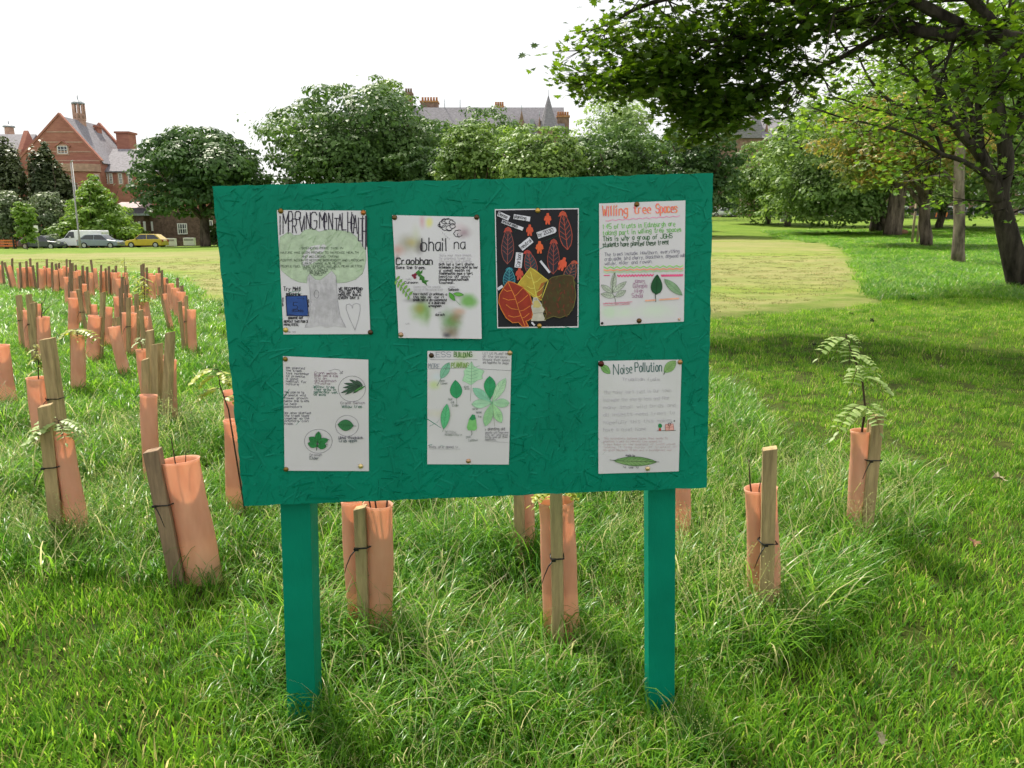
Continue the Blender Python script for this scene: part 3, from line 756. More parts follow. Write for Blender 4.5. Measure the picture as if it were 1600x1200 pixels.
SYCM = leafmat('sycamore_leaves_shade_tint', (0.035, 0.084, 0.009), (0.099, 0.178, 0.022), .5, .42, .35)  # darker leaf colour carries the shade beneath the thick crown
SYCM2 = leafmat('sycamore_leaves_sun_tint', (0.071, 0.166, 0.024), (0.221, 0.349, 0.054), .48, .45, .3)  # brighter copy of the same leaves, sunlight put into the colour
b16 = PX(1592, 447, 20); b16.z = G(b16.x, b16.y)
Yt = 20
near_tree('sycamore_tree', 'many stemmed dark sycamore with its trunk at the right edge', b16, [
    ([(1597, 456, Yt), (1583, 400, Yt), (1571, 350, Yt), (1562, 305, Yt), (1572, 255, Yt), (1566, 205, Yt), (1558, 140, Yt), (1572, 70, Yt), (1585, -20, Yt), (1590, -150, Yt)], .32, .06, 16, 1.6),
    ([(1560, 312, Yt - .05), (1550, 285, Yt - .1), (1530, 240, Yt - .2), (1495, 200, Yt - .3), (1472, 150, Yt - .3), (1455, 95, Yt - .3), (1442, 40, Yt - .2), (1436, -60, Yt)], .19, .04, 22, 1.5),
    ([(1550, 282, Yt - .2), (1507, 253, Yt - .5), (1470, 240, Yt - .9), (1437, 217, Yt - 1.2), (1390, 200, Yt - 1.4), (1320, 185, Yt - 1.5), (1268, 168, Yt - 1.6)], .075, .012, 16, 1.2),
    ([(1490, 195, Yt - .4), (1440, 172, Yt - .8), (1395, 160, Yt - 1.0), (1360, 125, Yt - 1.2), (1340, 85, Yt - 1.4)], .08, .015, 14, 1.2),
    ([(1475, 245, Yt - .8), (1455, 200, Yt - .9), (1400, 180, Yt - 1.1), (1345, 165, Yt - 1.2), (1300, 150, Yt - 1.3)], .05, .012, 12, 1.1),
    ([(1478, 172, Yt - .3), (1445, 140, Yt - .6), (1420, 110, Yt - .8), (1395, 80, Yt - 1), (1370, 30, Yt - 1)], .07, .015, 12, 1.2),
    ([(1520, 232, Yt), (1520, 180, Yt + .2), (1500, 130, Yt + .3), (1480, 70, Yt + .4), (1465, -20, Yt + .5)], .085, .02, 14, 1.4),
    ([(1535, 250, Yt), (1530, 190, Yt + .3), (1525, 120, Yt + .4), (1520, 40, Yt + .6), (1515, -60, Yt + .8)], .10, .03, 14, 1.4),
    ([(1566, 210, Yt), (1580, 190, Yt + .2), (1596, 150, Yt + .3), (1600, 90, Yt + .4), (1610, 10, Yt + .4)], .12, .03, 12, 1.4),
    ([(1568, 225, Yt), (1600, 180, Yt - .3), (1650, 130, Yt - .5), (1720, 80, Yt - .6), (1800, 40, Yt - .6)], .12, .03, 14, 1.6),
    ([(1560, 160, Yt), (1545, 100, Yt - .4), (1540, 50, Yt - .6), (1545, -20, Yt - .8)], .09, .02, 10, 1.3),
    ([(1510, 215, Yt), (1500, 170, Yt + .6), (1470, 110, Yt + 1.0), (1400, 50, Yt + 1.3), (1330, 0, Yt + 1.5)], .09, .02, 16, 1.5),
    ], (5600, .4, .15), SYCM2, 101, yoff=1.2, top= ([(b16.x + a, b16.y + b, z) for a in (-5, -3, -1, 1, 3, 5) for b in (-3, -1, 1, 3) for z in (7.8, 8.6, 9.6)], 9000))  # top: unseen upper crown leaves, put in for their shade
bx = Vector((11.0, 12.0, 0)); bx.z = G(bx.x, bx.y)
near_tree('sycamore_tree', 'overhanging dark sycamore boughs reaching in from the top right', bx, [
    ([(1690, 200, 12), (1670, 140, 11.8), (1640, 85, 11.4), (1600, 66, 11), (1520, 52, 11), (1470, 54, 11), (1420, 43, 11.3), (1360, 30, 11.7), (1295, 12, 12.0), (1180, -5, 12.3), (1060, -5, 12.5), (985, 18, 12.5), (945, 50, 12.5)], .16, .02, 44, .85),
    ([(1430, 46, 11.4), (1350, 38, 11.7), (1300, 42, 12), (1240, 50, 12), (1110, 64, 12.3), (1050, 77, 12.4), (1000, 92, 12.5), (950, 112, 12.5), (915, 125, 12.5)], .07, .012, 44, .6),
    ([(1420, 46, 11.4), (1370, 60, 11.8), (1310, 92, 12), (1240, 122, 12), (1165, 148, 12.4), (1115, 160, 12.5), (1085, 182, 12.5)], .055, .012, 36, .62),
    ([(1240, 122, 12), (1180, 150, 12.2), (1125, 178, 12.3), (1085, 200, 12.3)], .03, .008, 34, .42),
    ([(1165, 148, 12.4), (1120, 168, 12.6), (1075, 168, 12.8), (1045, 155, 12.8)], .025, .008, 28, .4),
    ([(1110, 64, 12.3), (1065, 95, 12.2), (1015, 118, 12.1), (970, 125, 12.0)], .03, .008, 36, .45),
    ([(1240, 50, 12), (1180, 85, 12.2), (1120, 105, 12.4), (1070, 120, 12.4)], .03, .008, 36, .5),
    ([(1300, 30, 12), (1200, 35, 12.5), (1133, 40, 13), (1020, 52, 13.2), (960, 70, 13.2)], .05, .012, 34, .7),
    ([(1500, 40, 11), (1380, -20, 11), (1250, -50, 11.3), (1080, -60, 11.8), (960, -30, 12)], .09, .02, 40, 1.2),  # this bough and the next, mostly out of view, added to thicken and shade
    ([(1560, 50, 11), (1500, -20, 10.6), (1400, -80, 10.4), (1260, -120, 10.5), (1080, -120, 11)], .09, .02, 40, 1.3),
    ([(1640, 85, 11.4), (1620, 60, 10.6), (1590, 95, 10.2), (1565, 130, 10.1), (1545, 150, 10.1)], .04, .01, 12, .5),
    ([(1670, 140, 11.8), (1640, 0, 12), (1600, -80, 12), (1500, -140, 12.5)], .12, .03, 30, 1.5),
    ], (13500, .18, .135), SYCM, 131, top=([(6.5 + a, 12 + b, z) for a in (-4, -2, 0, 2, 4, 6) for b in (-3, -1, 1, 3) for z in (7.4, 8.2, 9.0)], 9500))  # top: unseen upper crown, leaf count raised to deepen its shade
# its trunk outside the frame
bt = next(o for o in bpy.data.objects if o.name.startswith('sycamore_tree') and o.get('label', '').startswith('overhanging'))
mb = MB(); P = PX(1690, 200, 12) - bx
mb.tube([(0, 0, -.3), (-.1, 0, 1.2), (P.x * .6, 0, P.z * .6), (P.x, P.y, P.z)], [.42, .36, .3, .2], 12); mb.build('trunk', BARK_DK, bt)

# ================================================================ buildings
RED = mat('red_sandstone', (0.340, 0.157, 0.115), .9, .2, 1.1, .02, 9, .1, col2=(.29, .125, .095), stretch=(.5, .5, 2.2))
REDL = mat('pale_sandstone', (0.442, 0.289, 0.221), .9, .15, 2, spec=.1)
SLATE = mat('slate', (0.230, 0.221, 0.246), .75, .2, 2.2, .02, 8, .25, stretch=(1, 1, 2.5))
LEAD = mat('lead', (0.306, 0.340, 0.374), .6, .15, 3, spec=.3)
BROWN = mat('brown_rubble_stone', (0.145, 0.098, 0.078), .95, .3, 2.4, .03, 7, .1)
TEN = mat('tenement_stone', (0.255, 0.170, 0.132), .95, .25, 1.5, .02, 6, .1)
POTS = mat('terracotta_chimney', (0.425, 0.221, 0.111), .85, .2, 3, spec=.1)
WHITE = mat('white_window_paint', (.74, .74, .73), .5, .05, 5)
GLASS = mat('window_glass', (.035, .04, .05), .12, .3, .8, spec=.6)
def win(par, off, x0, x1, z0, z1, y, bars=(1, 1), fr=.09, surround=None):
    """sash window in a wall whose face stands at y: frame with glazing bars, pane behind"""
    mb = MB(); d = .10
    mb.box(x0, x0 + fr, y - d, y + .02, z0, z1); mb.box(x1 - fr, x1, y - d, y + .02, z0, z1); mb.box(x0 + fr, x1 - fr, y - d + .005, y + .02, z1 - fr, z1); mb.box(x0 + fr, x1 - fr, y - d + .005, y + .02, z0, z0 + fr)
    for i in range(1, bars[0] + 1):
        xx = x0 + (x1 - x0) * i / (bars[0] + 1); mb.box(xx - fr * .3, xx + fr * .3, y - d + .02, y, z0 + fr, z1 - fr)
    for i in range(1, bars[1] + 1):
        zz = z0 + (z1 - z0) * i / (bars[1] + 1); mb.box(x0 + fr, x1 - fr, y - d + .025, y, zz - fr * .3, zz + fr * .3)
    f = mb.build('window', WHITE, par, off)
    g = MB(); g.box(x0 + fr, x1 - fr, y - .035, y - .01, z0 + fr, z1 - fr); g.build('pane', GLASS, f, off)
    if surround:
        s = MB(); w = .22
        s.box(x0 - w, x0 - .003, y - .06, y + .02, z0 - w, z1 + w); s.box(x1 + .003, x1 + w, y - .06, y + .02, z0 - w, z1 + w); s.box(x0 - .003, x1 + .003, y - .06, y + .02, z1 + .003, z1 + w); s.box(x0 - .003, x1 + .003, y - .06, y + .02, z0 - w, z0 - .003)
        s.build('surround', surround, f, off)
    return f
def wpx(par, off, xa, xb, ya, yb, Y, **k):
    a, b = PX(xa, ya, Y), PX(xb, yb, Y); return win(par, off, a.x, b.x, b.z, a.z, Y, **k)

# ---- red school
YS = 122
A = lambda x, y, Y=YS: PX(x, y, Y)
gl, gr_, ap = A(29, 252), A(156, 252), A(92, 180)
gb = Vector((ap.x, YS, -1.5))
school = thing('school_building', 'red sandstone school with steep slate gable and lantern cupola', 'building', gb)
zb = -1.8; ze = gr_.z
mb = MB(); mb.prism([(gl.x, zb), (gr_.x, zb), (gr_.x, ze), (ap.x, ap.z), (gl.x, ze)], 'y', YS, YS + .6); mb.box(gl.x, gr_.x, YS + .6, YS + 12, zb, ze - .05)
mb.prism([(gl.x, ze - .05), (gr_.x, ze - .05), (ap.x, ap.z)], 'y', YS + 11.4, YS + 12); mb.build('wall', RED, school, gb)
mb = MB(); t = .25
for sx, ex in ((1, gr_.x), (-1, gl.x)):
    mb.prism([(ap.x, ap.z - .05), (ap.x, ap.z - .05 - t), (ex + sx * .15, ze - .25 - t * .4), (ex + sx * .3, ze - .25)], 'y', YS + .55, YS + 11.45)
roof = mb.build('roof', SLATE, school, gb)
for y0 in (YS - .12, YS + 11.42):
    mb = MB()
    for sx, ex in ((1, gr_.x), (-1, gl.x)):
        mb.prism([(ap.x, ap.z + .38), (ap.x, ap.z + .02), (ex, ze + .02), (ex + sx * .35, ze + .15)], 'y', y0, y0 + .66)
    mb.build('gable_coping', RED, school, gb)
for yy in (206, 222, 237, 251):
    zz = A(92, yy).z; w = (ap.z - zz) / (ap.z - ze) * (gr_.x - gl.x) / 2 * .96
    MB().box(ap.x - w, ap.x + w, YS - .05, YS + .01, zz - .09, zz + .09).build('string_course', REDL, school, gb)
wpx(school, gb, 89.5, 106.5, 228, 240, YS, bars=(2, 1), surround=REDL)
mb = MB(); c0 = A(98, 226); mb.tube([(c0.x - 1.15, YS - .1, c0.z - .3), (c0.x - .7, YS - .1, c0.z + .05), (c0.x, YS - .1, c0.z + .55), (c0.x + .7, YS - .1, c0.z + .05), (c0.x + 1.15, YS - .1, c0.z - .3)], .13, 6); mb.build('hood_mould', RED, school, gb)
# bay with cornice
b0, b1 = A(94, 262), A(157, 275)
mb = MB(); n = 12; bay = [(b0.x + (b1.x - b0.x) * i / n, YS - 1.5 * math.sin(math.pi * i / n) ** .5) for i in range(n + 1)]
mb.prism(bay, 'z', zb, b1.z + .6); mb.build('bay', RED, school, gb)
mb = MB(); bay2 = [(b0.x - .2 + (b1.x - b0.x + .4) * i / n, YS - .02 - 1.75 * math.sin(math.pi * i / n) ** .5) for i in range(n + 1)]
mb.prism(bay2, 'z', b1.z + .6, b0.z + .5); mb.build('cornice', REDL, school, gb)
wpx(school, gb, 97, 104.5, 273, 285, YS - 1.62, bars=(1, 1), surround=REDL); wpx(school, gb, 149, 155, 273, 284, YS - 1.3, bars=(0, 1), surround=REDL)
# right wing
w0, w1 = A(157, 268, YS + 1.5), A(300, 268, YS + 1.5); rz_ = A(160, 235, YS + 6).z
MB().box(w0.x, w1.x, YS + 1.5, YS + 10.5, zb, w0.z).build('wing_wall', RED, school, gb)
mb = MB(); mb.prism([(YS + 1.1, w0.z - .15), (YS + 6, rz_), (YS + 10.9, w0.z - .15), (YS + 10.9, w0.z + .05), (YS + 6, rz_ + .22), (YS + 1.1, w0.z + .05)], 'x', w0.x + .05, w1.x); mb.build('wing_roof', SLATE, school, gb)
for xa, xb in ((163, 169.5), (170.3, 177), (185, 192), (200, 207), (215, 222)): wpx(school, gb, xa, xb, 271, 287, YS + 1.5, bars=(1, 3), fr=.1, surround=REDL if xa != 170.3 else None)
c0, c1 = A(151, 200, YS + 9), A(160, 246, YS + 9)
MB().box(c0.x, c1.x, YS + 8.3, YS + 9.7, c1.z - 2, c0.z).box(c0.x - .15, c1.x + .15, YS + 8.15, YS + 9.85, c0.z, c0.z + .35).build('chimney', RED, school, gb)
c0, c1 = A(188, 210, YS + 9), A(210, 236, YS + 9)
MB().box(c0.x, c1.x, YS + 7.5, YS + 10, c1.z - 3, c0.z).box(c0.x - .2, c1.x + .2, YS + 7.3, YS + 10.2, c0.z, c0.z + .3).build('chimney', RED, school, gb)
def cupola(par, off, px, y_top, y_dome, y_base, y_bot, Y, wp, openw):
    a = PX(px, y_dome, Y); w = wp / FPX * Y / 2; zd = a.z; zb_ = PX(px, y_base, Y).z; z0 = PX(px, y_bot, Y).z; zt = PX(px, y_top, Y).z
    mb = MB(); mb.lathe([(w * 1.2, z0), (w * 1.15, zb_ - .25), (w * 1.25, zb_ - .2), (w * 1.25, zb_)], (a.x, Y, 0), 8, False)
    c = mb.build('cupola', REDL, par, off)
    if openw:
        for k in range(8):
            an = math.pi / 8 + k * math.pi / 4; x, y = a.x + w * math.cos(an), Y + w * math.sin(an)
            MB().tube([(x, y, zb_), (x, y, zd)], .17, 6).build('column', REDL, c, off)
        mb = MB(); mb.lathe([(w * 1.12, zb_), (w * 1.12, zb_ + .8)], (a.x, Y, 0), 8, False); mb.build('parapet', REDL, c, off)
    else:
        mb = MB(); mb.lathe([(w * 1.0, zb_), (w * .92, zd)], (a.x, Y, 0), 12, False); mb.build('drum', REDL, c, off)
    h = (zt - zd) * .55
    mb = MB(); mb.lathe([(w * 1.25, zd), (w * 1.25, zd + .2), (w * .95, zd + h * .5), (w * .6, zd + h * .85), (w * .2, zd + h), (.08, zd + h * 1.1), (.06, zt), (.01, zt + .2)], (a.x, Y, 0), 14); mb.build('dome', LEAD, c, off)
cupola(school, gb, 122, 150, 163, 186, 200, YS + 6, 14.5, True)
cupola(school, gb, 14, 190, 199, 214, 224, YS + 8, 13, False)
# left wing
l0, l1 = A(-60, 245, YS + 2), A(40, 245, YS + 2); rl = A(20, 212, YS + 6).z
MB().box(l0.x, l1.x, YS + 2, YS + 10, zb, l0.z).build('wing_wall', RED, school, gb)
mb = MB(); mb.prism([(YS + 1.6, l0.z - .1), (YS + 6, rl), (YS + 10.4, l0.z - .1), (YS + 10.4, l0.z + .1), (YS + 6, rl + .22), (YS + 1.6, l0.z + .1)], 'x', l0.x, l1.x - .3); mb.build('wing_roof', SLATE, school, gb)
mb = MB(); mb.prism([(YS - 1.0, zb), (YS - 1.0, A(37, 262).z), (YS + 3, A(44, 204, YS + 3).z), (YS + 7, A(37, 262).z), (YS + 7, zb)], 'x', l1.x - .4, l1.x + .3); mb.build('end_gable', RED, school, gb)
MB().box(A(24, 236).x, A(29, 236).x, YS + .6, YS + 1.9, zb, A(26, 232).z).build('buttress', REDL, school, gb)

# ---- low brown stone house in front of the school
YL = 100
a0 = PX(165, 337, YL); a1 = PX(345, 337, YL); lb = Vector((PX(250, 350, YL).x, YL, -1.5))
low = thing('stone_house', 'long low brown stone house with white windows behind the big left tree', 'building', lb)
xm = PX(232, 350, YL).x
MB().box(a0.x, xm, YL - 1.2, YL + 7, -1.8, a0.z).build('wall', BROWN, low, lb)
MB().box(xm, a1.x, YL, YL + 7, -1.8, a1.z + .9).build('wall', BROWN, low, lb)
d0 = PX(182, 325, YL); d1 = PX(214, 337, YL)
MB().box(a0.x, PX(240, 337, YL).x, YL - 1.35, YL + 7.2, a0.z, a0.z + .25).build('cornice', LEAD, low, lb)
MB().box(d0.x, d1.x, YL - .6, YL + 5, a0.z + .25, d0.z).build('dormer', SLATE, low, lb)
mb = MB(); zt = PX(190, 315, YL).z; mb.prism([(YL - 1.0, d0.z), (YL + 2.2, zt), (YL + 5.4, d0.z)], 'x', d0.x - .4, d1.x + .5); mb.build('roof', mat('pink_roof', (.36, .28, .28), .8, .15, 2), low, lb)
for xa, xb, ya, yb, Y, br in ((192, 197.5, 326, 334.5, YL - .6, (0, 1)), (198.5, 204, 326, 334.5, YL - .6, (0, 1)), (172, 178, 352, 369, YL - 1.2, (0, 1)), (185.5, 191.5, 349, 369, YL - 1.2, (0, 1)), (199, 206, 346, 369, YL - 1.2, (0, 1)), (216, 220.5, 346, 360.5, YL - 1.2, (0, 1)), (224, 228.5, 346, 360.5, YL - 1.2, (0, 1)),
    (236, 240, 346, 361, YL, (0, 1)), (277, 293.5, 349, 366, YL, (3, 1)), (324, 334, 344, 364, YL, (1, 1))): wpx(low, lb, xa, xb, ya, yb, Y, bars=br, fr=.11)
MB().box(PX(206, 350, YL).x, PX(345, 350, YL).x, YL - 6, YL - 5.7, -1.8, PX(250, 377, YL - 6).z).build('garden_wall', BROWN, low, lb)

# ---- long slate roofed building behind the centre trees
YM = 165
B_ = lambda x, y, Y=YM: PX(x, y, Y)
mo = Vector((B_(760, 350).x, YM, 0))
man = thing('tenement_block', 'grey slate roofed tenement with chimneys and a pointed turret above the trees', 'building', mo)
e0, e1 = B_(560, 214), B_(892, 214); zr = B_(700, 170, YM + 7).z
MB().box(e0.x, e1.x, YM, YM + 14, 0, e0.z).build('wall', TEN, man, mo)
mb = MB(); mb.prism([(YM - .4, e0.z), (YM + 5, zr), (YM + 9, zr), (YM + 14.4, e0.z)], 'x', e0.x, e1.x - 1.2); mb.build('roof', SLATE, man, mo)
def stack(xa, xb, ya, yb, y0, pots, capm=POTS, dy=2.0):
    p0, p1 = B_(xa, ya, y0), B_(xb, yb, y0); mb = MB(); mb.box(p0.x, p1.x, y0, y0 + dy, p1.z - 4, p0.z); c = mb.build('chimney', TEN, man, mo)
    MB().box(p0.x - .15, p1.x + .15, y0 - .15, y0 + dy + .15, p0.z, p0.z + .35).build('cap', capm, c, mo)
    for k in range(pots):
        x = p0.x + (p1.x - p0.x) * (k + .5) / pots; q = MB(); q.lathe([(.24, p0.z + .35), (.2, p0.z + 1.1), (.25, p0.z + 1.25)], (x, y0 + dy / 2, 0), 8); q.build('chimney_pot', POTS if pots > 3 else TEN, c, mo)
stack(632, 644, 147, 175, YM + 4, 3, TEN); stack(657, 684, 160, 180, YM + 6, 6, dy=3); stack(773, 787, 168, 185, YM + 6, 4); stack(871, 889, 183, 214, YM + 2, 5, dy=3)
tc_ = B_(857, 200, YM - 1); tp = B_(857, 148, YM - 1); rw = 14 / FPX * YM
mb = MB(); mb.lathe([(rw, 0), (rw, tc_.z)], (tc_.x, YM + .5, 0), 12, False); mb.build('turret', TEN, man, mo)
mb = MB(); mb.lathe([(rw * 1.12, tc_.z), (rw * .75, tc_.z + (tp.z - tc_.z) * .3), (rw * .05, tp.z), (.05, tp.z), (.03, tp.z + 1.2)], (tc_.x, YM + .5, 0), 12, False); mb.build('turret_roof', SLATE, man, mo)
for xx, yt in ((815, 172), (843, 182)):
    p0 = B_(xx, yt); hw = 8.5 / FPX * YM if xx == 815 else 4 / FPX * YM
    mb = MB(); mb.prism([(p0.x - hw, e0.z - .5), (p0.x + hw, e0.z - .5), (p0.x, p0.z)], 'y', YM - .6, YM + 3); d_ = mb.build('dormer_gable', TEN, man, mo)
    mb = MB(); mb.tube([(p0.x, YM - .5, p0.z), (p0.x, YM - .5, p0.z + .9)], .07, 5); mb.build('finial', LEAD, d_, mo)
for xa in (800, 828): MB().box(B_(xa, 190).x, B_(xa + 7, 190).x, YM + .3, YM + 3, e0.z, B_(xa, 186).z).build('dormer', LEAD, man, mo)
for xx in (695, 719): mb = MB(); p0 = B_(xx, 170, YM + 5); mb.tube([(p0.x, YM + 5, zr), (p0.x, YM + 5, zr + 1.6)], .08, 5); mb.build('finial', LEAD, man, mo)
p0 = B_(528, 168); 
# ---- stone tenement along the right, with spire
YR = 150
to = Vector((PX(1300, 350, YR).x, YR, G(PX(1300, 350, YR).x, YR)))
ten = thing('tenement_row', 'long reddish stone tenement with tall windows behind the right hand trees', 'building', to)
t0, t1 = PX(1085, 350, YR), PX(1680, 350, YR); zt = PX(1150, 216, YR).z
MB().box(t0.x, t1.x, YR, YR + 12, 0, zt).build('wall', TEN, ten, to)
mb = MB(); mb.prism([(YR - .4, zt), (YR + 6, zt + 4.5), (YR + 12.4, zt)], 'x', t0.x, t1.x); mb.build('roof', SLATE, ten, to)
for k in range(22):
    xa = 1094 + k * 23.0
    for (ya, yb) in ((290, 304), (322, 338)): wpx(ten, to, xa + 15, xa + 25, ya, yb, YR, bars=(0, 1), fr=.16)
p0 = PX(1181, 158, YR + 3); rw = 17 / FPX * YR; zc = PX(1181, 215, YR + 3).z
mb = MB(); mb.lathe([(rw, zt - 2), (rw, zc), (rw * 1.1, zc), (rw * .5, zc + (p0.z - zc) * .5), (.1, p0.z), (.04, p0.z + 1)], (p0.x, YR + 3, 0), 8, False); mb.build('spire', SLATE, ten, to)
for dx in (-1.9, 1.9):
    mb = MB(); mb.lathe([(.28, zc - 1), (.28, zc + 1.2), (.02, zc + 3)], (p0.x + dx, YR + 1.5, 0), 6, False); mb.build('pinnacle', TEN, ten, to)
mb = MB(); q0 = PX(1156, 200, YR + 4); mb.prism([(q0.x - 3.4, zt), (q0.x + 3, zt), (q0.x + 2.2, zt + 2.6), (q0.x, zt + 3.4), (q0.x - 2.4, zt + 2.4)], 'y', YR - .5, YR + 6); mb.build('curved_gable', SLATE, ten, to)

# ================================================================ railings, cars and street things
IRON = mat('black_iron', (.03, .03, .032), .6, .2, 8)
YF = 108
r0, r1 = PX(1100, 350, YF), PX(1660, 350, YF)
rl_ = thing('iron_railing', 'black iron park railing running behind the right hand trees', 'railing', (r0.x, YF, G(r0.x, YF)))
off = Vector(rl_.location); mb = MB(); n = 300
for k in range(n):
    x = r0.x + (r1.x - r0.x) * k / n; z = G(x, YF); mb.box(x - .016, x + .016, YF - .016, YF + .016, z - .1, z + 1.2)
o = mb.build('bars', IRON, rl_, off); o['kind'] = 'stuff'
for h_ in (.25, 1.05):
    mb = MB(); mb.tube([(r0.x + (r1.x - r0.x) * k / 20, YF + .03, G(r0.x + (r1.x - r0.x) * k / 20, YF) + h_) for k in range(21)], .025, 5); mb.build('rail', IRON, rl_, off)

TYRE = mat('tyre_rubber', (.02, .02, .02), .85, .2, 20); RIM = mat('alloy_rim', (.45, .45, .46), .35, .1, 10, metal=.6, spec=.5)
CGL = mat('car_glass', (.03, .035, .045), .08, .2, 1, spec=.7); LAMP = mat('headlamp', (.75, .75, .72), .15, .1, 6, spec=.6); RLAMP = mat('tail_lamp', (.45, .02, .02), .2, .1, 6, spec=.6)
def car(label, px, Y, Lm, H, paint, flip=False, van=False, name='parked_car', cat='car', group=None):
    c = PX(px, 380, Y); W = 1.78
    t = thing(name, label, cat, (c.x, Y, G(c.x, Y) - .02), math.pi if flip else 0, group)
    def S(pts): return [((x - .5) * Lm, z * H) for x, z in pts]
    if van:
        bodyp = [(0, .14), (-.005, .36), (.02, .46), (.16, .56), (.29, .95), (.34, 1), (.985, 1), (1, .9), (1, .14)]
        gls = [[(.185, .58), (.30, .92), (.40, .92), (.40, .58)]]
    else:
        bodyp = [(.0, .17), (-.002, .44), (.03, .54), (.26, .63), (.97, .66), (1, .5), (1, .17)]
        gls = [[(.25, .625), (.40, .955), (.57, .965), (.57, .625)], [(.59, .625), (.59, .965), (.78, .955), (.93, .65)]]
    mb = MB(); mb.prism(S(bodyp), 'y', -W / 2, W / 2); b = mb.build('body', paint, t, bevel=.07)
    if not van:
        mb = MB(); k = .80
        roofp = S([(.22, .60), (.385, .985), (.44, 1), (.74, 1), (.82, .97), (.985, .60)])
        n = len(roofp); sc = [1, .82, .8, .8, .82, 1]
        vs = [(x, -W / 2 * .94 * s_, z) for (x, z), s_ in zip(roofp, sc)] + [(x, W / 2 * .94 * s_, z) for (x, z), s_ in zip(roofp, sc)]
        mb.add(vs, [tuple(range(n)), tuple(range(2 * n - 1, n - 1, -1))] + [(i, n + i, n + (i + 1) % n, (i + 1) % n) for i in range(n)]); mb.build('cabin', paint, t, bevel=.03)
    for g in gls:
        for sd in (-1, 1):
            P = S(g); mb = MB()
            ww = [W / 2 + .012 if van else W / 2 * .94 * (1 - .18 * max(0, (z / H - .62)) / .37) + .012 for x, z in P]
            vs = [(x, sd * w_, z) for (x, z), w_ in zip(P, ww)] + [(x, sd * (w_ - .05), z) for (x, z), w_ in zip(P, ww)]; n = len(P)
            mb.add(vs, [tuple(range(n)), tuple(range(2 * n - 1, n - 1, -1))] + [(i, (i + 1) % n, n + (i + 1) % n, n + i) for i in range(n)]); mb.build('side_window', CGL, t)
    ws = S([(.165, .585), (.285, .93)]) if van else S([(.235, .645), (.375, .955)])
    mb = MB(); (xa, za), (xb, zb2) = ws; hw = W / 2 * .8
    mb.add([(xa - .03, -hw, za), (xa - .03, hw, za), (xb - .03, hw * .9, zb2), (xb - .03, -hw * .9, zb2)], [(0, 1, 2, 3)]); mb.build('windscreen', CGL, t)
    for xx in (.17, .82):
        for sd in (-1, 1):
            mb = MB(); x0 = (xx - .5) * Lm; mb.tube([(x0, sd * (W / 2 - .18), .32), (x0, sd * (W / 2 + .03), .32)], .33, 18, smooth=False); wlh = mb.build('wheel', TYRE, t)
            mb = MB(); mb.tube([(x0, sd * (W / 2 + .01), .32), (x0, sd * (W / 2 + .045), .32)], .21, 14, smooth=False); mb.build('rim', RIM, wlh)
    for sd in (-1, 1):
        mb = MB(); mb.box(-.5 * Lm - .02, -.46 * Lm, sd * .62 - .18, sd * .62 + .18, H * .40, H * .5); mb.build('headlight', LAMP, t)
        mb = MB(); mb.box(.47 * Lm, .5 * Lm + .02, sd * .68 - .14, sd * .68 + .14, H * .42, H * .6); mb.build('tail_light', RLAMP, t)
    mb = MB(); mb.box(-.2 * Lm, -.17 * Lm, -W / 2 - .16, -W / 2 + .01, H * .58, H * .66); mb.build('mirror', paint, t)
    return t
def paint(c, n): return mat('car_paint_' + n, c, .25, .04, 3, spec=.5, coat=.6)
car('white panel van parked behind the silver grey car', 131, 88.5, 5.1, 1.98, paint((.84, .85, .88), 'white'), van=True, name='parked_van', cat='van', group='vehicles parked along the left road')
car('silver grey car parked in front of the white van', 158, 86, 4.4, 1.48, paint((.22, .26, .33), 'blue_grey'), True, group='vehicles parked along the left road')
car('yellow hatchback parked alone near the big left tree', 230, 86, 4.05, 1.48, paint((.62, .44, .035), 'yellow'), group='vehicles parked along the left road')
car('dark grey car parked behind the slim young tree', 66, 86, 4.3, 1.45, paint((.055, .06, .075), 'dark'), True, group='vehicles parked along the left road')
car('white car parked beyond the railings beside the board', 1128, 128, 4.2, 1.45, paint((.72, .74, .76), 'white2'), group='vehicles parked beyond the railings')
car('dark red car parked beyond the railings', 1170, 128, 4.2, 1.5, paint((.22, .02, .035), 'maroon'), group='vehicles parked beyond the railings')
car('black car parked beyond the railings behind the hanging lime tree', 1240, 128, 4.3, 1.5, paint((.03, .03, .035), 'black'), group='vehicles parked beyond the railings')
car('dark car parked far right near the sycamore trunk', 1525, 124, 4.2, 1.6, paint((.04, .042, .05), 'black2'), group='vehicles parked beyond the railings')

GREY = mat('galvanised_pole', (.34, .33, .33), .6, .15, 5, spec=.3)
def pole(name, label, cat, px, Y, ytop, r, arm=0.0, m=GREY):
    a = PX(px, 370, Y); z0 = G(a.x, Y); zt = PX(px, ytop, Y).z
    t = thing(name, label, cat, (a.x, Y, z0)); h = zt - z0
    mb = MB(); mb.tube([(0, 0, -.2), (0, 0, 1.2), (0, 0, 1.3), (0, 0, h)], [r * 1.5, r * 1.5, r, r * .7], 8); mb.build('column', m, t)
    if arm: mb = MB(); mb.tube([(0, 0, h - .02), (arm * .4, -.1, h + .12), (arm, -.2, h + .16)], [r * .6, r * .7, r * .9], 6); mb.build('lamp_head', m, t)
    return t, h
pole('lamp_post', 'tall grey lamp post standing by the white van', 'lamp post', 123.5, 82, 254, .085, .35)
pole('flag_pole', 'thin white pole right behind the tall lamp post', 'pole', 126, 100, 253, .06, 0, WHITE)
pole('lamp_post', 'short street lamp rising behind the rear of the white van', 'lamp post', 162, 92, 351, .05, -.5)
tsg, h = pole('road_sign', 'small white road sign on a pole beside the young tree', 'sign', 58.5, 84, 353, .04)
MB().box(-.22, .22, -.09, -.05, h - .62, h + .05).build('sign_plate', WHITE, tsg)
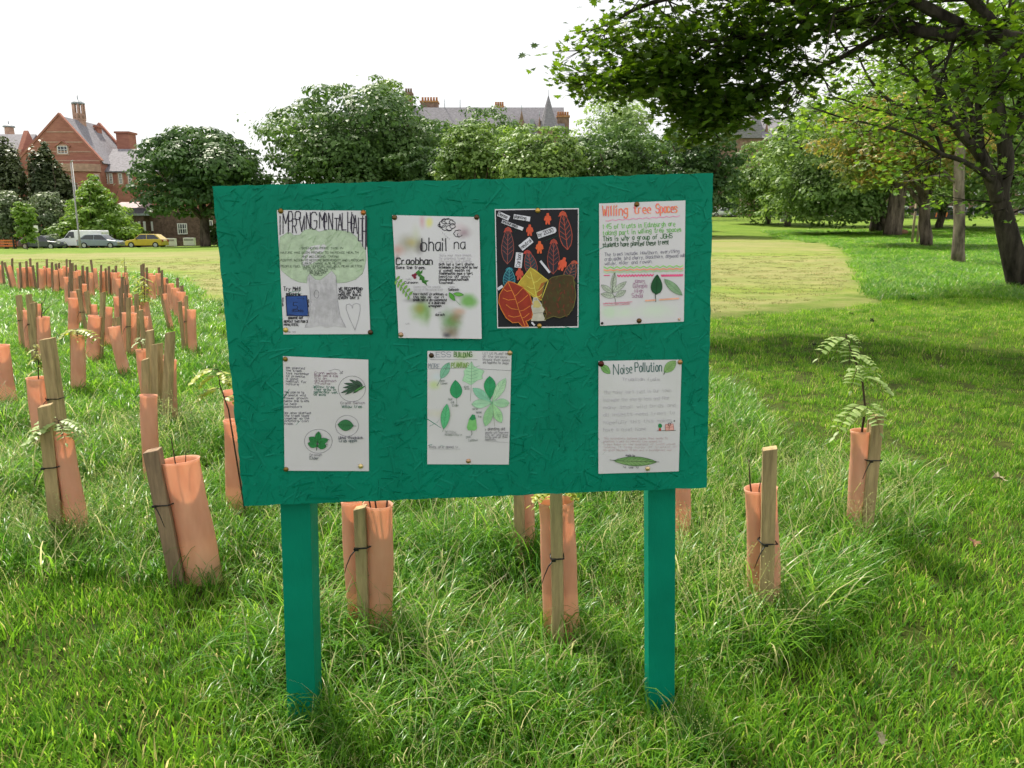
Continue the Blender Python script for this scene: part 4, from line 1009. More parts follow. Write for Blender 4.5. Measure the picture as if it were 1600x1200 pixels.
tsg, h = pole('parking_meter', 'grey ticket machine post at the railings', 'post', 1221, 106, 338, .12)
MB().box(-.26, .26, -.2, .2, h - .75, h).build('machine_head', GREY, tsg)
for px, lab in ((266, 'white low planter box right of the yellow car'), (296, 'white low planter box beside the big tree trunk')):
    a = PX(px, 375, 90); t = thing('planter_box', lab, 'planter', (a.x, 90, G(a.x, 90)))
    MB().box(-.62, .62, -.25, .25, .1, .95).build('panel', WHITE, t); mb = MB()
    for x in (-.55, .55): mb.box(x - .05, x + .05, -.2, .2, -.05, .1)
    mb.build('feet', GREY, t); MB().box(-.54, .54, -.262, -.25, .62, .84).build('slot', GREY, t)
# orange road works barrier at the far left edge and skip on the right
ORB = mat('orange_plastic', (.62, .17, .05), .5, .2, 5); 
a = PX(8, 380, 84); t = thing('road_barrier', 'orange plastic road works barrier at the far left edge', 'barrier', (a.x, 84, G(a.x, 84)))
for k in range(3): MB().box(-1.1, 1.1, -.03, .03, .25 + k * .28, .42 + k * .28).build('board', ORB, t)
for x in (-1, 1): MB().box(x - .04, x + .04, -.25, .25, -.02, 1.05).build('foot', IRON, t)
a = PX(1472, 340, 104); t = thing('skip', 'black skip with orange striped end near the slender tree', 'skip', (a.x, 104, G(a.x, 104)))
mb = MB(); mb.prism([(-1.75, 1.15), (-1.35, .1), (1.35, .1), (1.75, 1.15)], 'y', -.8, .8); mb.build('body', IRON, t, bevel=.03)
for k in range(5): MB().add([(-1.35 + k * .34, -.815, .35), (-1.2 + k * .34, -.815, .35), (-1.12 + k * .34, -.815, .95), (-1.27 + k * .34, -.815, .95)], [(0, 1, 2, 3)]).build('stripe', ORB, t)
# young tree stakes and the log under the limes
WOODG = mat('weathered_stake', (.30, .25, .17), .9, .25, 8, .004, 30, .1, stretch=(3, 3, .5))
for px, lab in ((1427, 'left of two tall weathered stakes by the leaning trunk'), (1435, 'right of two tall weathered stakes by the leaning trunk')):
    a = PX(px, 360, 52); z0 = G(a.x, 52); t = thing('tree_stake', lab, 'stake', (a.x, 52, z0)); zt = PX(px, 318, 52).z - z0
    mb = MB(); mb.tube([(0, 0, -.2), (0, 0, zt * .5), (.01, 0, zt)], [.085, .08, .075], 8); mb.build('stake', WOODG, t); MB().box(-.1, .1, -.1, .1, zt * .82, zt * .88).build('strap', IRON, t)
a = PG(1406, 366); t = thing('log', 'orange brown cut log lying in the grass under the limes', 'log', a)
mb = MB(); rl2 = random.Random(4); mb.tube([(-.62, 0, .22), (-.5, 0, .26), (-.2, .03, .27), (.2, 0, .24), (.5, -.02, .2), (.66, -.02, .15)], [.12, .24, .26, .23, .2, .1], 12); mb.build('bole', mat('fresh_cut_bark', (.32, .17, .10), .9, .3, 6, .02, 20), t)
mb = MB(); mb.tube([(-.45, 0, .4), (-.56, -.1, .6)], [.07, .05], 7); mb.build('branch_stub', mat('cut_wood', (.42, .26, .15), .9, .2, 6), t)
# ================================================================ the notice board
BW, BH, BT = 1.4347, 0.9532, 0.018
B_ROT = Matrix.Rotation(math.radians(2.417), 3, 'Z') @ Matrix.Rotation(math.radians(-1.009), 3, 'X') @ Matrix.Rotation(math.radians(-1.552), 3, 'Y')
B_C = Vector((-0.1195, 2.27, 1.2987))

def board_uv(px, py):
    """where a sight line meets the face of the board, in the board's own metres"""
    d = ray(px, py); n = B_ROT @ Vector((0, 1, 0)); o = Vector((0, 0, EYE))
    p = o + d * ((B_C - o).dot(n) / d.dot(n))
    q = B_ROT.transposed() @ (p - B_C)
    return q.x, q.z

def paint_mat():
    m, n, l, out = newmat('green_masonry_paint')
    b = n.new('ShaderNodeBsdfPrincipled'); b.inputs['Roughness'].default_value = .55; b.inputs['Specular IOR Level'].default_value = .1
    tc = n.new('ShaderNodeTexCoord')
    no = n.new('ShaderNodeTexNoise'); no.inputs['Scale'].default_value = 5; no.inputs['Detail'].default_value = 8
    l.new(tc.outputs['Object'], no.inputs['Vector'])
    rp = n.new('ShaderNodeValToRGB'); e = rp.color_ramp.elements
    e[0].position = .3; e[0].color = (.0005, .172, .106, 1); e[1].position = .7; e[1].color = (.001, .222, .138, 1)
    l.new(no.outputs[0], rp.inputs[0]); l.new(rp.outputs[0], b.inputs['Base Color'])
    n2 = n.new('ShaderNodeTexNoise'); n2.inputs['Scale'].default_value = 60; n2.inputs['Detail'].default_value = 4
    mp = n.new('ShaderNodeMapping'); mp.inputs['Scale'].default_value = (1, 1, .35); mp.inputs['Rotation'].default_value = (0, .5, 0)
    l.new(tc.outputs['Object'], mp.inputs[0]); l.new(mp.outputs[0], n2.inputs['Vector'])
    n3 = n.new('ShaderNodeTexNoise'); n3.inputs['Scale'].default_value = 300; l.new(tc.outputs['Object'], n3.inputs['Vector'])
    ad = n.new('ShaderNodeMath'); ad.operation = 'MULTIPLY_ADD'; l.new(n3.outputs[0], ad.inputs[0]); ad.inputs[1].default_value = .3; l.new(n2.outputs[0], ad.inputs[2])
    bp = n.new('ShaderNodeBump'); bp.inputs['Distance'].default_value = .0022; bp.inputs['Strength'].default_value = .8
    l.new(ad.outputs[0], bp.inputs['Height']); l.new(bp.outputs[0], b.inputs['Normal'])
    l.new(b.outputs[0], out.inputs[0]); return m

M_PAINT = paint_mat()
base_l = PX(470, 1150, 2.262); base_r = PX(1031, 1125, 2.335)
board = thing('notice_board', 'green painted strand board notice board on two square green posts', 'notice board', (0, 2.30, 0))
BO = Vector((0, 2.30, 0))
mb = MB()
# front face as a fine grid so the edge can be slightly ragged, with sides and back
nx, nz = 58, 38
er = random.Random(3)
def edge(u, w):
    x, z = (u - .5) * BW, (w - .5) * BH
    if u in (0, 1): x += er.uniform(-.0022, .0012) * (1 if u else -1)
    if w in (0, 1): z += er.uniform(-.0024, .0012) * (1 if w else -1)
    return x, z
E_ = [[edge(i / nx, j / nz) for i in range(nx + 1)] for j in range(nz + 1)]
fr = [(x, er.uniform(-.0004, .0004), z) for row in E_ for x, z in row]
bk = [(x, BT, z) for row in E_ for x, z in row]
nv = len(fr); W1 = nx + 1
fs = []
for j in range(nz):
    for i in range(nx):
        a = j * W1 + i
        fs += [(a, a + 1, a + 1 + W1, a + W1), (nv + a, nv + a + W1, nv + a + 1 + W1, nv + a + 1)]
for i in range(nx):
    a = i; fs.append((a, nv + a, nv + a + 1, a + 1)); a = nz * W1 + i; fs.append((a, a + 1, nv + a + 1, nv + a))
for j in range(nz):
    a = j * W1; fs.append((a, a + W1, nv + a + W1, nv + a)); a = j * W1 + nx; fs.append((a, nv + a, nv + a + W1, a + W1))
mb.add(fr + bk, fs)
panel = mb.build('panel', M_PAINT, board)
panel.matrix_local = Matrix.Translation(B_C - BO) @ B_ROT.to_4x4()
# wood strands standing proud under the paint
mb = MB()
for k in range(3200):
    cx, cz = R_.uniform(-.5, .5) * BW, R_.uniform(-.5, .5) * BH
    L, w = R_.uniform(.008, .042), R_.uniform(.0012, .006)
    if k % 5 == 0: L, w = R_.uniform(.045, .095), R_.uniform(.003, .009)
    a = R_.gauss(.75, .75) if R_.random() < .6 else R_.uniform(0, math.pi)
    ca, sa = math.cos(a), math.sin(a)
    hi = R_.uniform(.0004, .0014) if R_.random() < .65 else R_.uniform(.0014, .0028)
    sgn = R_.choice((-1, 1)); lo = -.0008
    pts = []
    for (s, t) in ((-1, -1), (1, -1), (1, 1), (-1, 1)):
        tt = t * w * (1 + .25 * R_.uniform(-1, 1)); ss = s * L * (1 + .12 * R_.uniform(-1, 1)) * (.85 if t > 0 else 1)
        x, z = cx + ss * ca * .5 - tt * sa * .5, cz + ss * sa * .5 + tt * ca * .5
        x = min(max(x, -BW / 2 + .001), BW / 2 - .001); z = min(max(z, -BH / 2 + .001), BH / 2 - .001)
        pts.append((x, -(hi if t * sgn > 0 else .0003) - .0003, z))
    base = [(p[0], .0006, p[2]) for p in pts]
    mb.add(pts + base, [(0, 1, 2, 3), (0, 4, 5, 1), (1, 5, 6, 2), (2, 6, 7, 3), (3, 7, 4, 0)])
st = mb.build('strand_relief', M_PAINT, board); st['kind'] = 'stuff'
st.matrix_local = Matrix.Translation(B_C - BO) @ B_ROT.to_4x4()
for nm, top, bot, wd in (('post', PX(464, 700, 2.312), PX(477, 1150, 2.312), .094), ('post', PX(1031, 690, 2.375), PX(1031, 1120, 2.375), .088)):
    # square timber, centre line from below the turf up behind the panel
    mb = MB(); h = wd / 2; ax = (top - bot)
    bot2 = bot - ax * .18; top2 = top + ax * .35
    vs = []
    for p in (bot2, bot2.lerp(top2, .5), top2):
        vs += [(p.x - h, p.y - h + .008, p.z), (p.x + h, p.y - h + .008, p.z), (p.x + h, p.y + h + .008, p.z), (p.x - h, p.y + h + .008, p.z)]
    fs = [(3, 2, 1, 0), (8, 9, 10, 11)]
    for r0 in (0, 4): fs += [(r0 + i, r0 + (i + 1) % 4, r0 + 4 + (i + 1) % 4, r0 + 4 + i) for i in range(4)]
    mb.add(vs, fs); mb.build('post', M_PAINT, board, BO, .003)

# ---------------------------------------------------------------- hand lettering: one-line letter shapes, drawn as thin ribbons
GLYPH = dict(A='02 28 42|14 34', B='08 02 32 43 44 35 05|08 28 37 36 25', C='47 38 18 07 03 12 32 43', D='02 08 28 46 44 22 02', E='48 08 02 42|05 35', F='48 08 02|05 35',
 G='47 38 18 07 03 12 32 43 45 25', H='02 08|42 48|05 45', I='02 08', J='48 43 32 12 03', K='02 08|48 05 42', L='08 02 42', M='02 08 25 48 42', N='02 08 42 48',
 O='18 38 47 43 32 12 03 07 18', P='02 08 38 47 46 35 05', Q='18 38 47 43 32 12 03 07 18|24 42', R='02 08 38 47 46 35 05|25 42', S='47 38 18 07 06 15 35 44 43 32 12 03',
 T='08 48|28 22', U='08 03 12 32 43 48', V='08 22 48', W='08 12 26 32 48', X='02 48|08 42', Y='08 25 48|25 22', Z='08 48 02 42',
 a='36 16 05 03 12 22 34|36 32', b='08 02 22 33 35 26 06', c='35 26 16 05 03 12 22 33', d='38 32 12 03 05 16 36', e='04 34 35 26 16 05 03 12 32', f='38 28 17 12|05 25',
 g='36 16 05 04 13 33|36 31 20 10 01', h='08 02|05 16 26 35 32', i='06 02|08 07', j='16 11 00|18 17', k='08 02|36 04 32', l='08 02', m='06 02|05 16 25 22|25 36 45 42', n='06 02|05 16 26 35 32',
 o='16 26 35 33 22 12 03 05 16', p='06 00|06 26 35 33 22 02', q='36 30|36 16 05 03 12 32', r='06 02|05 16 26', s='35 26 06 05 33 22 02', t='18 13 22 32|06 26', u='06 03 12 22 34|36 32',
 v='06 12 26', w='06 12 24 32 46', x='06 32|02 36', y='06 13|36 13 00', z='06 36 02 32')
GLYPH.update({'4': '32 38 04 44', '6': '47 28 05 03 12 32 43 44 35 05', '7': '08 48 12', '8': '15 06 08 38 46 35 15 04 02 32 44 35', '9': '45 16 07 18 38 47 43 22'})
GLYPH.update({'0': '18 38 47 43 32 12 03 07 18', '1': '07 18 12', '2': '07 18 38 47 46 02 42', '3': '08 48 26 45 43 32 12 03', '5': '48 08 05 35 44 43 32 02', '!': '08 04|03 02', '.': '02 12',
 ',': '12 01', ':': '06 05|03 02', '-': '05 35', "'": '08 07', '+': '05 45|27 23', '>': '06 34 02', '(': '18 06 04 12', ')': '08 16 14 02', '*': '06 14|14 32 45|07 06|37 36'})
INK = {}
def ink(c):
    if c not in INK:
        INK[c] = mat('ink_' + c, c, .55, .12, 40, spec=.3)
    return INK[c]

def sheet_mat(name, paper, blobs):
    """laminated paper; blobs are washes and run colours of the drawing itself: (x, z, rx, rz, colour, edge, amount)"""
    m, n, l, out = newmat(name)
    b = n.new('ShaderNodeBsdfPrincipled'); b.inputs['Roughness'].default_value = .45; b.inputs['Coat Weight'].default_value = .8; b.inputs['Coat Roughness'].default_value = .12
    tc = n.new('ShaderNodeTexCoord')
    no = n.new('ShaderNodeTexNoise'); no.inputs['Scale'].default_value = 14; no.inputs['Detail'].default_value = 5; l.new(tc.outputs['Object'], no.inputs['Vector'])
    rp = n.new('ShaderNodeValToRGB'); c = lin(paper)
    rp.color_ramp.elements[0].color = (*[v * .93 for v in c], 1); rp.color_ramp.elements[1].color = (*c, 1); l.new(no.outputs[0], rp.inputs[0])
    cur = rp.outputs[0]
    n2 = n.new('ShaderNodeTexNoise'); n2.inputs['Scale'].default_value = 26; n2.inputs['Detail'].default_value = 3; l.new(tc.outputs['Object'], n2.inputs['Vector'])
    wob = n.new('ShaderNodeMath'); wob.operation = 'MULTIPLY_ADD'; l.new(n2.outputs[0], wob.inputs[0]); wob.inputs[1].default_value = .9; wob.inputs[2].default_value = -.45
    for (x, z, rx, rz, colr, edge_, amt) in blobs:
        s = n.new('ShaderNodeVectorMath'); s.operation = 'SUBTRACT'; l.new(tc.outputs['Object'], s.inputs[0]); s.inputs[1].default_value = (x, 0, z)
        k = n.new('ShaderNodeVectorMath'); k.operation = 'MULTIPLY'; l.new(s.outputs[0], k.inputs[0]); k.inputs[1].default_value = (1 / rx, 0, 1 / rz)
        ln = n.new('ShaderNodeVectorMath'); ln.operation = 'LENGTH'; l.new(k.outputs[0], ln.inputs[0])
        a = n.new('ShaderNodeMath'); a.operation = 'ADD'; l.new(ln.outputs['Value'], a.inputs[0]); l.new(wob.outputs[0], a.inputs[1])
        r = n.new('ShaderNodeMapRange'); r.interpolation_type = 'SMOOTHSTEP'; r.inputs[1].default_value = 1 + edge_ * .5; r.inputs[2].default_value = 1 - edge_; r.inputs[3].default_value = 0; r.inputs[4].default_value = amt
        l.new(a.outputs[0], r.inputs[0])
        mx = n.new('ShaderNodeMix'); mx.data_type = 'RGBA'; l.new(r.outputs[0], mx.inputs[0]); l.new(cur, mx.inputs[6]); mx.inputs[7].default_value = (*lin(colr), 1); cur = mx.outputs[2]
    l.new(cur, b.inputs['Base Color']); l.new(b.outputs[0], out.inputs[0]); return m

class Poster:
    def __init__(s, name, label, corners, zoom, wave=.0016, lift=.002, curl=0.0):
        s.x0, s.y0, s.k = zoom; s.wave, s.lift, s.curl = wave, lift, curl
        C = [Vector(board_uv(*c)) for c in corners]           # TL TR BR BL on the board
        s.c = (C[0] + C[1] + C[2] + C[3]) / 4
        ex = ((C[1] - C[0]) + (C[2] - C[3])).normalized(); s.ang = math.atan2(ex.y, ex.x)
        s.ex = ex; s.ez = Vector((-ex.y, ex.x))
        s.loc = [Vector(((p - s.c).dot(s.ex), (p - s.c).dot(s.ez))) for p in C]
        s.o = thing(name, label, 'poster')
        s.o.matrix_world = Matrix.Translation(B_C + B_ROT @ Vector((s.c.x, 0, s.c.y))) @ B_ROT.to_4x4() @ Matrix.Rotation(-s.ang, 4, 'Y')
        s.ph = R_.random() * 6
        s.rib = {}; s.fill = []; s.nf = 0; s.rnd = random.Random(name + label)
    def q(s, zx, zy):
        u = Vector(board_uv(s.x0 + zx / s.k, s.y0 + zy / s.k)) - s.c
        return (u.dot(s.ex), u.dot(s.ez))
    def y(s, x, z):
        u = x / .28; w = z / .4
        return -(s.lift + s.wave * (1 + math.sin(5 * u + s.ph + 2 * w) * math.sin(4.3 * w + 1.3 * s.ph)) + s.curl * max(0, u * .7 - w * .9) ** 2)
    def sheet(s, paper, blobs=(), thick=.0006):
        N, M = 16, 22; a, b, c, d = s.loc; vs = []
        for j in range(M + 1):
            for i in range(N + 1):
                u, w = i / N, j / M
                p = (a * (1 - u) + b * u) * (1 - w) + (d * (1 - u) + c * u) * w
                vs.append((p.x, s.y(p.x, p.y), p.y))
        W = N + 1; n0 = len(vs); bk = [(x, y + thick, z) for x, y, z in vs]
        fs = []
        for j in range(M):
            for i in range(N):
                k = j * W + i; fs += [(k, k + W, k + W + 1, k + 1), (n0 + k, n0 + k + 1, n0 + k + W + 1, n0 + k + W)]
        rim = list(range(N)) + [j * W + N for j in range(M)] + [M * W + N - i for i in range(N)] + [(M - j) * W for j in range(M)]
        sv = [vs[k] for k in rim] + [bk[k] for k in rim]; nr = len(rim)          # cut edge of the laminate, with its own corners
        bl = []
        for (zx, zy, rx, ry, colr, ed, am) in blobs:
            cx, cz = s.q(zx, zy); ax = abs(s.q(zx + rx, zy)[0] - cx); az = abs(s.q(zx, zy + ry)[1] - cz)
            bl.append((cx, cz, ax, az, colr, ed, am))
        mb = MB(); mb.add(vs + bk, fs, True); mb.add(sv, [(k, (k + 1) % nr, nr + (k + 1) % nr, nr + k) for k in range(nr)])
        s.sh = mb.build('laminated_sheet', sheet_mat('laminated_paper', paper, bl), s.o)
    def poly(s, pts, col, part='drawing'):
        s.nf += 1; off = .0006 + .00022 * s.nf
        P = [s.q(*p) for p in pts]
        cx, cz = sum(p[0] for p in P) / len(P), sum(p[1] for p in P) / len(P); yy = min(s.y(*p) for p in P) - off
        s.fill.append((col, [(x, s.y(x, z) - off, z) for x, z in P], part))
    def line(s, pts, w, col, part='drawing', closed=False):
        """w in zoom pixels"""
        P = [s.q(*p) for p in pts]
        if closed: P.append(P[0])
        h = w / s.k * 2.27 / FPX * .5
        mb = s.rib.setdefault((col, part), MB()); off = .0010 + .00022 * s.nf
        for (x0, z0), (x1, z1) in zip(P, P[1:]):
            dx, dz = x1 - x0, z1 - z0; L = math.hypot(dx, dz)
            if L < 1e-7: continue
            ux, uz = dx / L, dz / L; px_, pz_ = -uz * h, ux * h; e = h * .5
            A = [(x0 - ux * e + px_, z0 - uz * e + pz_), (x0 - ux * e - px_, z0 - uz * e - pz_), (x1 + ux * e - px_, z1 + uz * e - pz_), (x1 + ux * e + px_, z1 + uz * e + pz_)]
            o2 = off + s.rnd.random() * .00012
            mb.add([(x, s.y(x, z) - o2, z) for x, z in A], [(0, 1, 2, 3)])
    def text(s, t, x, y, h, col, w, adv=None, rise=0.0, jit=.05, length=None):
        """hand lettering from (x, y) baseline left; h = capital height, all in zoom pixels"""
        g = h / 6.0
        def wid(ch): return {' ': 2.6, 'I': 1.0, 'l': 1.0, 'i': 1.0, '!': 1.0, '.': 1.2, "'": 1, ',': 1.2, ':': 1}.get(ch, (4 if ch.isupper() or ch.isdigit() or ch in 'mw*' else 3)) + 1.3
        tot = sum(wid(c) for c in t); kx = (length / tot) if length else g * (adv or .8)
        cx = x
        for ch in t:
            gl = GLYPH.get(ch)
            if gl:
                jy = s.rnd.gauss(0, jit * h); jh = 1 + s.rnd.gauss(0, jit); sl = s.rnd.gauss(.0, jit)
                for stroke in gl.split('|'):
                    pts = [(cx + int(p[0]) * kx + (int(p[1]) - 2) * g * sl, y + jy - (int(p[1]) - 2) * g * jh + rise * (cx - x)) for p in stroke.split()]
                    s.line(pts, w, col, 'lettering')
            cx += wid(ch) * kx
    def pin(s, zx, zy, col='b08d4a', r=.0075):
        x, z = s.q(zx, zy); mb = MB()
        mb.lathe([(r, .0), (r * 1.02, .0012), (r * .8, .0032), (r * .4, .0046), (.0004, .005)], seg=14)
        o = mb.build('pin', PIN.setdefault(col, mat('pin_metal_' + col, col, .3, .2, 60, spec=.6, metal=.85)), s.o)
        o.location = (x, s.y(x, z) - .0006, z); o.rotation_euler = (math.pi / 2, 0, 0)
    def leaf(s, x0, y0, x1, y1, wd, col, vein=None, edge=None, n=9, vw=1.5, side=0, pe=1.0):
        """leaf blade from stalk end (x0,y0) to tip (x1,y1)"""
        dx, dy = x1 - x0, y1 - y0; L = math.hypot(dx, dy); nx_, ny_ = -dy / L, dx / L
        prof = [math.sin(math.pi * (t ** pe)) ** .8 for t in [i / n for i in range(n + 1)]]
        lft = [(x0 + dx * i / n + nx_ * wd * prof[i], y0 + dy * i / n + ny_ * wd * prof[i]) for i in range(n + 1)]
        rgt = [(x0 + dx * i / n - nx_ * wd * prof[i], y0 + dy * i / n - ny_ * wd * prof[i]) for i in range(n, -1, -1)]
        out = lft[:-1] + rgt[:-1]
        if col: s.poly(out, col)
        if edge: s.line(out, vw, edge, closed=True)
        if vein:
            s.line([(x0, y0), (x1, y1)], vw, vein)
            for i in range(2, n - 1):
                t = i / n; cx, cy = x0 + dx * t, y0 + dy * t; t2 = min(1, t + .13)
                for sg in (1, -1):
                    pw = math.sin(math.pi * (t2 ** pe)) ** .8 * .85
                    s.line([(cx, cy), (x0 + dx * t2 + sg * nx_ * wd * pw, y0 + dy * t2 + sg * ny_ * wd * pw)], vw * .7, vein)
    def done(s):
        for col, P, part in s.fill:
            MB().add(P, [tuple(range(len(P)))]).build(part, ink(col), s.o)
        for (col, part), mb in s.rib.items(): mb.build('pen_strokes' if part == 'drawing' else part, ink(col), s.o)['kind'] = 'stuff'
PIN = {}
def circ(x, y, rx, ry, n=28, a0=0, a1=2 * math.pi): return [(x + rx * math.cos(a0 + (a1 - a0) * i / n), y + ry * math.sin(a0 + (a1 - a0) * i / n)) for i in range(n + 1)]
def scallop(x, y, rx, ry, n, amp, seed=1):
    r = random.Random(seed); return [(x + rx * math.cos(a) * (1 + amp * abs(math.sin(a * n / 2)) + r.uniform(-.01, .01)), y + ry * math.sin(a) * (1 + amp * abs(math.sin(a * n / 2)))) for a in [2 * math.pi * i / 90 for i in range(90)]]

PAPER = 'd0cfd6'
BLK = '1b1826'; PEN = '8f8d99'
# --- poster 1
p = Poster('poster', 'laminated poster titled Improving Mental Health with a green drawn tree and blue square', [(433.2, 328.3), (571.8, 329.2), (579, 521.7), (443.3, 522.3)], (420, 310, 5.455))
p.sheet(PAPER)
crown = [(100, 330), (150, 300), (185, 290), (215, 315), (270, 310), (300, 275), (370, 255), (430, 285), (490, 270), (550, 262), (620, 275), (690, 285), (740, 320), (790, 385), (825, 440), (830, 520), (815, 590), (800, 640), (740, 690),
         (660, 715), (585, 720), (575, 660), (540, 615), (500, 650), (440, 695), (400, 690), (350, 640), (330, 670), (325, 720), (250, 710), (190, 680), (140, 640), (108, 610), (95, 520), (92, 430)]
p.poly(crown, 'b3c6ad')
for k in range(60):
    r = random.Random(k); x, y = r.uniform(120, 800), r.uniform(300, 640)
    if inpoly(np.array([x]), np.array([y]), [(a, b) for a, b in crown])[0]: p.line([(x, y), (x + r.uniform(20, 50), y - r.uniform(20, 60))], 7, r.choice(('a9c0a2', 'bccdb6', 'a3bb9b')))
p.line(crown, 2, '8aa287', closed=True)
p.poly([(330, 670), (350, 640), (400, 690), (440, 695), (500, 650), (540, 615), (575, 660), (580, 740), (590, 880), (610, 1000), (660, 1100), (560, 1085), (500, 1100), (440, 1080), (380, 1095), (310, 1100), (350, 1010), (365, 880), (345, 740)], 'c3c1c9')
for k in range(26): x = 350 + k * 9; p.line([(x, 690 + (k % 5) * 30), (x + 3, 860), (x + (k - 13) * 2, 1060 - (k % 3) * 40)], 1.6, 'b2b0b8')
p.line([(345, 650), (362, 880), (350, 1000), (310, 1100)], 2, PEN); p.line([(575, 650), (590, 880), (610, 1000), (660, 1100)], 2, PEN); p.line(circ(410, 815, 20, 34), 3, '77757f')
title = [('I', 100, 150, 310), ('M', 125, 130, 300), ('P', 172, 112, 275), ('R', 205, 175, 295), ('O', 228, 112, 180), ('V', 262, 160, 285), ('I', 305, 150, 270), ('N', 322, 120, 260), ('G', 362, 118, 262), ('M', 435, 120, 255), ('e', 470, 130, 268), ('N', 512, 125, 265),
         ('T', 562, 170, 275), ('A', 592, 135, 272), ('L', 628, 125, 268), ('H', 675, 118, 290), ('e', 702, 140, 292), ('A', 722, 145, 300), ('L', 766, 165, 362), ('T', 780, 172, 352), ('H', 802, 150, 410)]
for ch, x, yt, yb in title:
    gl = GLYPH[ch]; low = ch.islower(); wd = {'I': 4, 'O': 44, 'M': 44, 'V': 42, 'G': 50}.get(ch, 34) / 4
    for stroke in gl.split('|'):
        p.line([(x + int(q_[0]) * wd, yb - (int(q_[1]) - 2) / (4 if low else 6) * (yb - yt)) for q_ in stroke.split()], 7.5, '2a2438', 'lettering')
p.line([(828, 150), (826, 435)], 8, '2a2438', 'lettering')
for t, x, y, L in (('SPENDING MORE TIME IN', 285, 432, 355), ('NATURE HAS BEEN PROVEN TO INCREASE HEALTH', 105, 470, 665), ('AND WELLBEING. TAKING', 285, 503, 315), ('POSITIVE ACTION TO RESTORE BIODIVERSITY AND LANDSCAPE', 105, 535, 715), ('CLIMATE CHANGE ALSO HELPS', 280, 562, 340),
                   ('PEOPLE FEEL MORE HOPEFUL AND WILL MEAN BETTER', 105, 586, 695), ('DAYS IN THE FUTURE', 298, 604, 280), ('FOR A HAPPIER', 335, 624, 175), ('AND HEALTHIER', 350, 641, 145), ('WORLD', 385, 656, 80)):
    p.text(t, x, y, 17, '5c6b5c', 2.6, length=L)
p.text('Try Me!!!', 130, 786, 34, BLK, 5, length=150); p.text('BREATHE IN', 152, 828, 20, BLK, 5, length=120)
p.poly([(148, 832), (326, 828), (341, 1000), (158, 998)], '2b4f96'); p.line([(148, 832), (326, 828), (341, 1000), (158, 998)], 7, '1a2040', closed=True)
p.line([(240, 850), (305, 848), (295, 862)], 3, '1a2040'); p.line([(165, 985), (215, 990)], 3, '1a2040')
p.text('5', 212, 942, 58, '16203f', 5, adv=.95, jit=0); p.text('SECONDS', 200, 964, 17, '16203f', 3.4, length=100)
for i, ch in enumerate('HOLD'): p.text(ch, 118, 860 + i * 19, 15, BLK, 4, adv=.8); p.text(ch, 337, 872 + i * 17, 14, BLK, 4, adv=.8)
p.text('BREATHE OUT', 170, 1027, 18, BLK, 4.6, length=125); p.text('REPEAT THIS FOR 3', 133, 1057, 18, BLK, 4.6, length=205); p.text('MINUTES.', 133, 1085, 18, BLK, 4.6, length=130)
for i, t in enumerate(('WE RECOMMEND', 'YOU GO A 30', 'MINUTE WALK', 'EVERY DAY :)')): p.text(t, 600, 778 + i * 26, 21, BLK, 5, length=(205, 190, 195, 180)[i])
p.line([(737, 1120), (690, 1020), (662, 940), (665, 905), (690, 898), (710, 915), (715, 935), (720, 905), (750, 892), (780, 905), (782, 950), (765, 1030), (737, 1120)], 3, '8b8894')
p.text('by us', 165, 1140, 14, '66646e', 2, length=70)
p.pin(105, 108, '8a6a32'); p.pin(808, 122, 'b0703c'); p.pin(147, 1120, 'd9bd6a'); p.pin(868, 1140, '5a4432'); p.done()

# --- poster 2
p = Poster('poster', 'water stained laminated poster lettered Craobhan with blurred green leaves and a rain cloud', [(613.2, 336.1), (748.9, 339.3), (752.6, 528.7), (623.3, 527.6)], (600, 320, 5.453), wave=.002, lift=.003, curl=.012)
p.sheet('d2d1d8', [(325, 140, 26, 60, 'c98f97', 1.2, .8), (385, 150, 34, 48, 'd6d36a', .8, .8), (680, 235, 60, 50, '8f6f7d', 1.2, .85), (640, 190, 70, 40, 'cdb9c4', 1.2, .6), (215, 335, 110, 75, '8d8a6d', 1.2, .85), (245, 320, 55, 45, 'b3a352', 1.0, .7), (300, 350, 40, 70, '4a3a45', 1.1, .8),
    (120, 385, 60, 50, 'c08a80', 1.1, .75), (275, 270, 40, 110, 'b9c29a', 1.2, .5), (715, 820, 85, 62, '5da32f', .7, .95), (320, 900, 85, 110, '6ea52e', 1.0, .95), (300, 885, 50, 55, '98892f', 1.1, .7), (370, 930, 30, 90, '5f8f2a', 1.1, .7), (290, 815, 110, 22, '55505c', 1.0, .75),
    (575, 985, 95, 95, '4f8a2c', .9, .95), (620, 950, 60, 55, '8a6a44', 1.2, .8), (640, 905, 55, 30, 'c29a84', 1.1, .8), (570, 1085, 75, 60, '6f5a33', 1.1, .85), (535, 1110, 38, 26, '2e2833', .8, .9), (115, 455, 18, 28, '6b4a45', 1.1, .6)])
for a in ((535, 165, 45, 36), ):
    for (x, y, r) in ((500, 165, 30), (515, 140, 24), (545, 140, 26), (580, 150, 24), (585, 180, 24), (555, 200, 26), (520, 195, 26), (475, 175, 14)): p.line(circ(x, y, r, r * .9, 14, .6, 5.2), 5, BLK)
    p.line(scallop(540, 170, 62, 44, 8, .14, 2), 5, BLK, closed=True)
p.line(scallop(635, 245, 34, 26, 7, .2, 3)[20:75], 5, BLK); p.line(circ(645, 255, 20, 14, 12, 0, 4), 4, BLK)
for i in range(7): p.line([(500 + i * 14 % 60, 232 + i * 13), (500 + i * 14 % 60 + 2, 245 + i * 13)], 3, '9a97a6')
p.text('bhail', 325, 392, 108, '2e3038', 9, length=235, jit=.02); p.text('na', 598, 375, 86, '2e3038', 7.5, length=110, jit=.02)
p.line([(318, 330), (312, 360), (318, 390)], 12, '352b33')
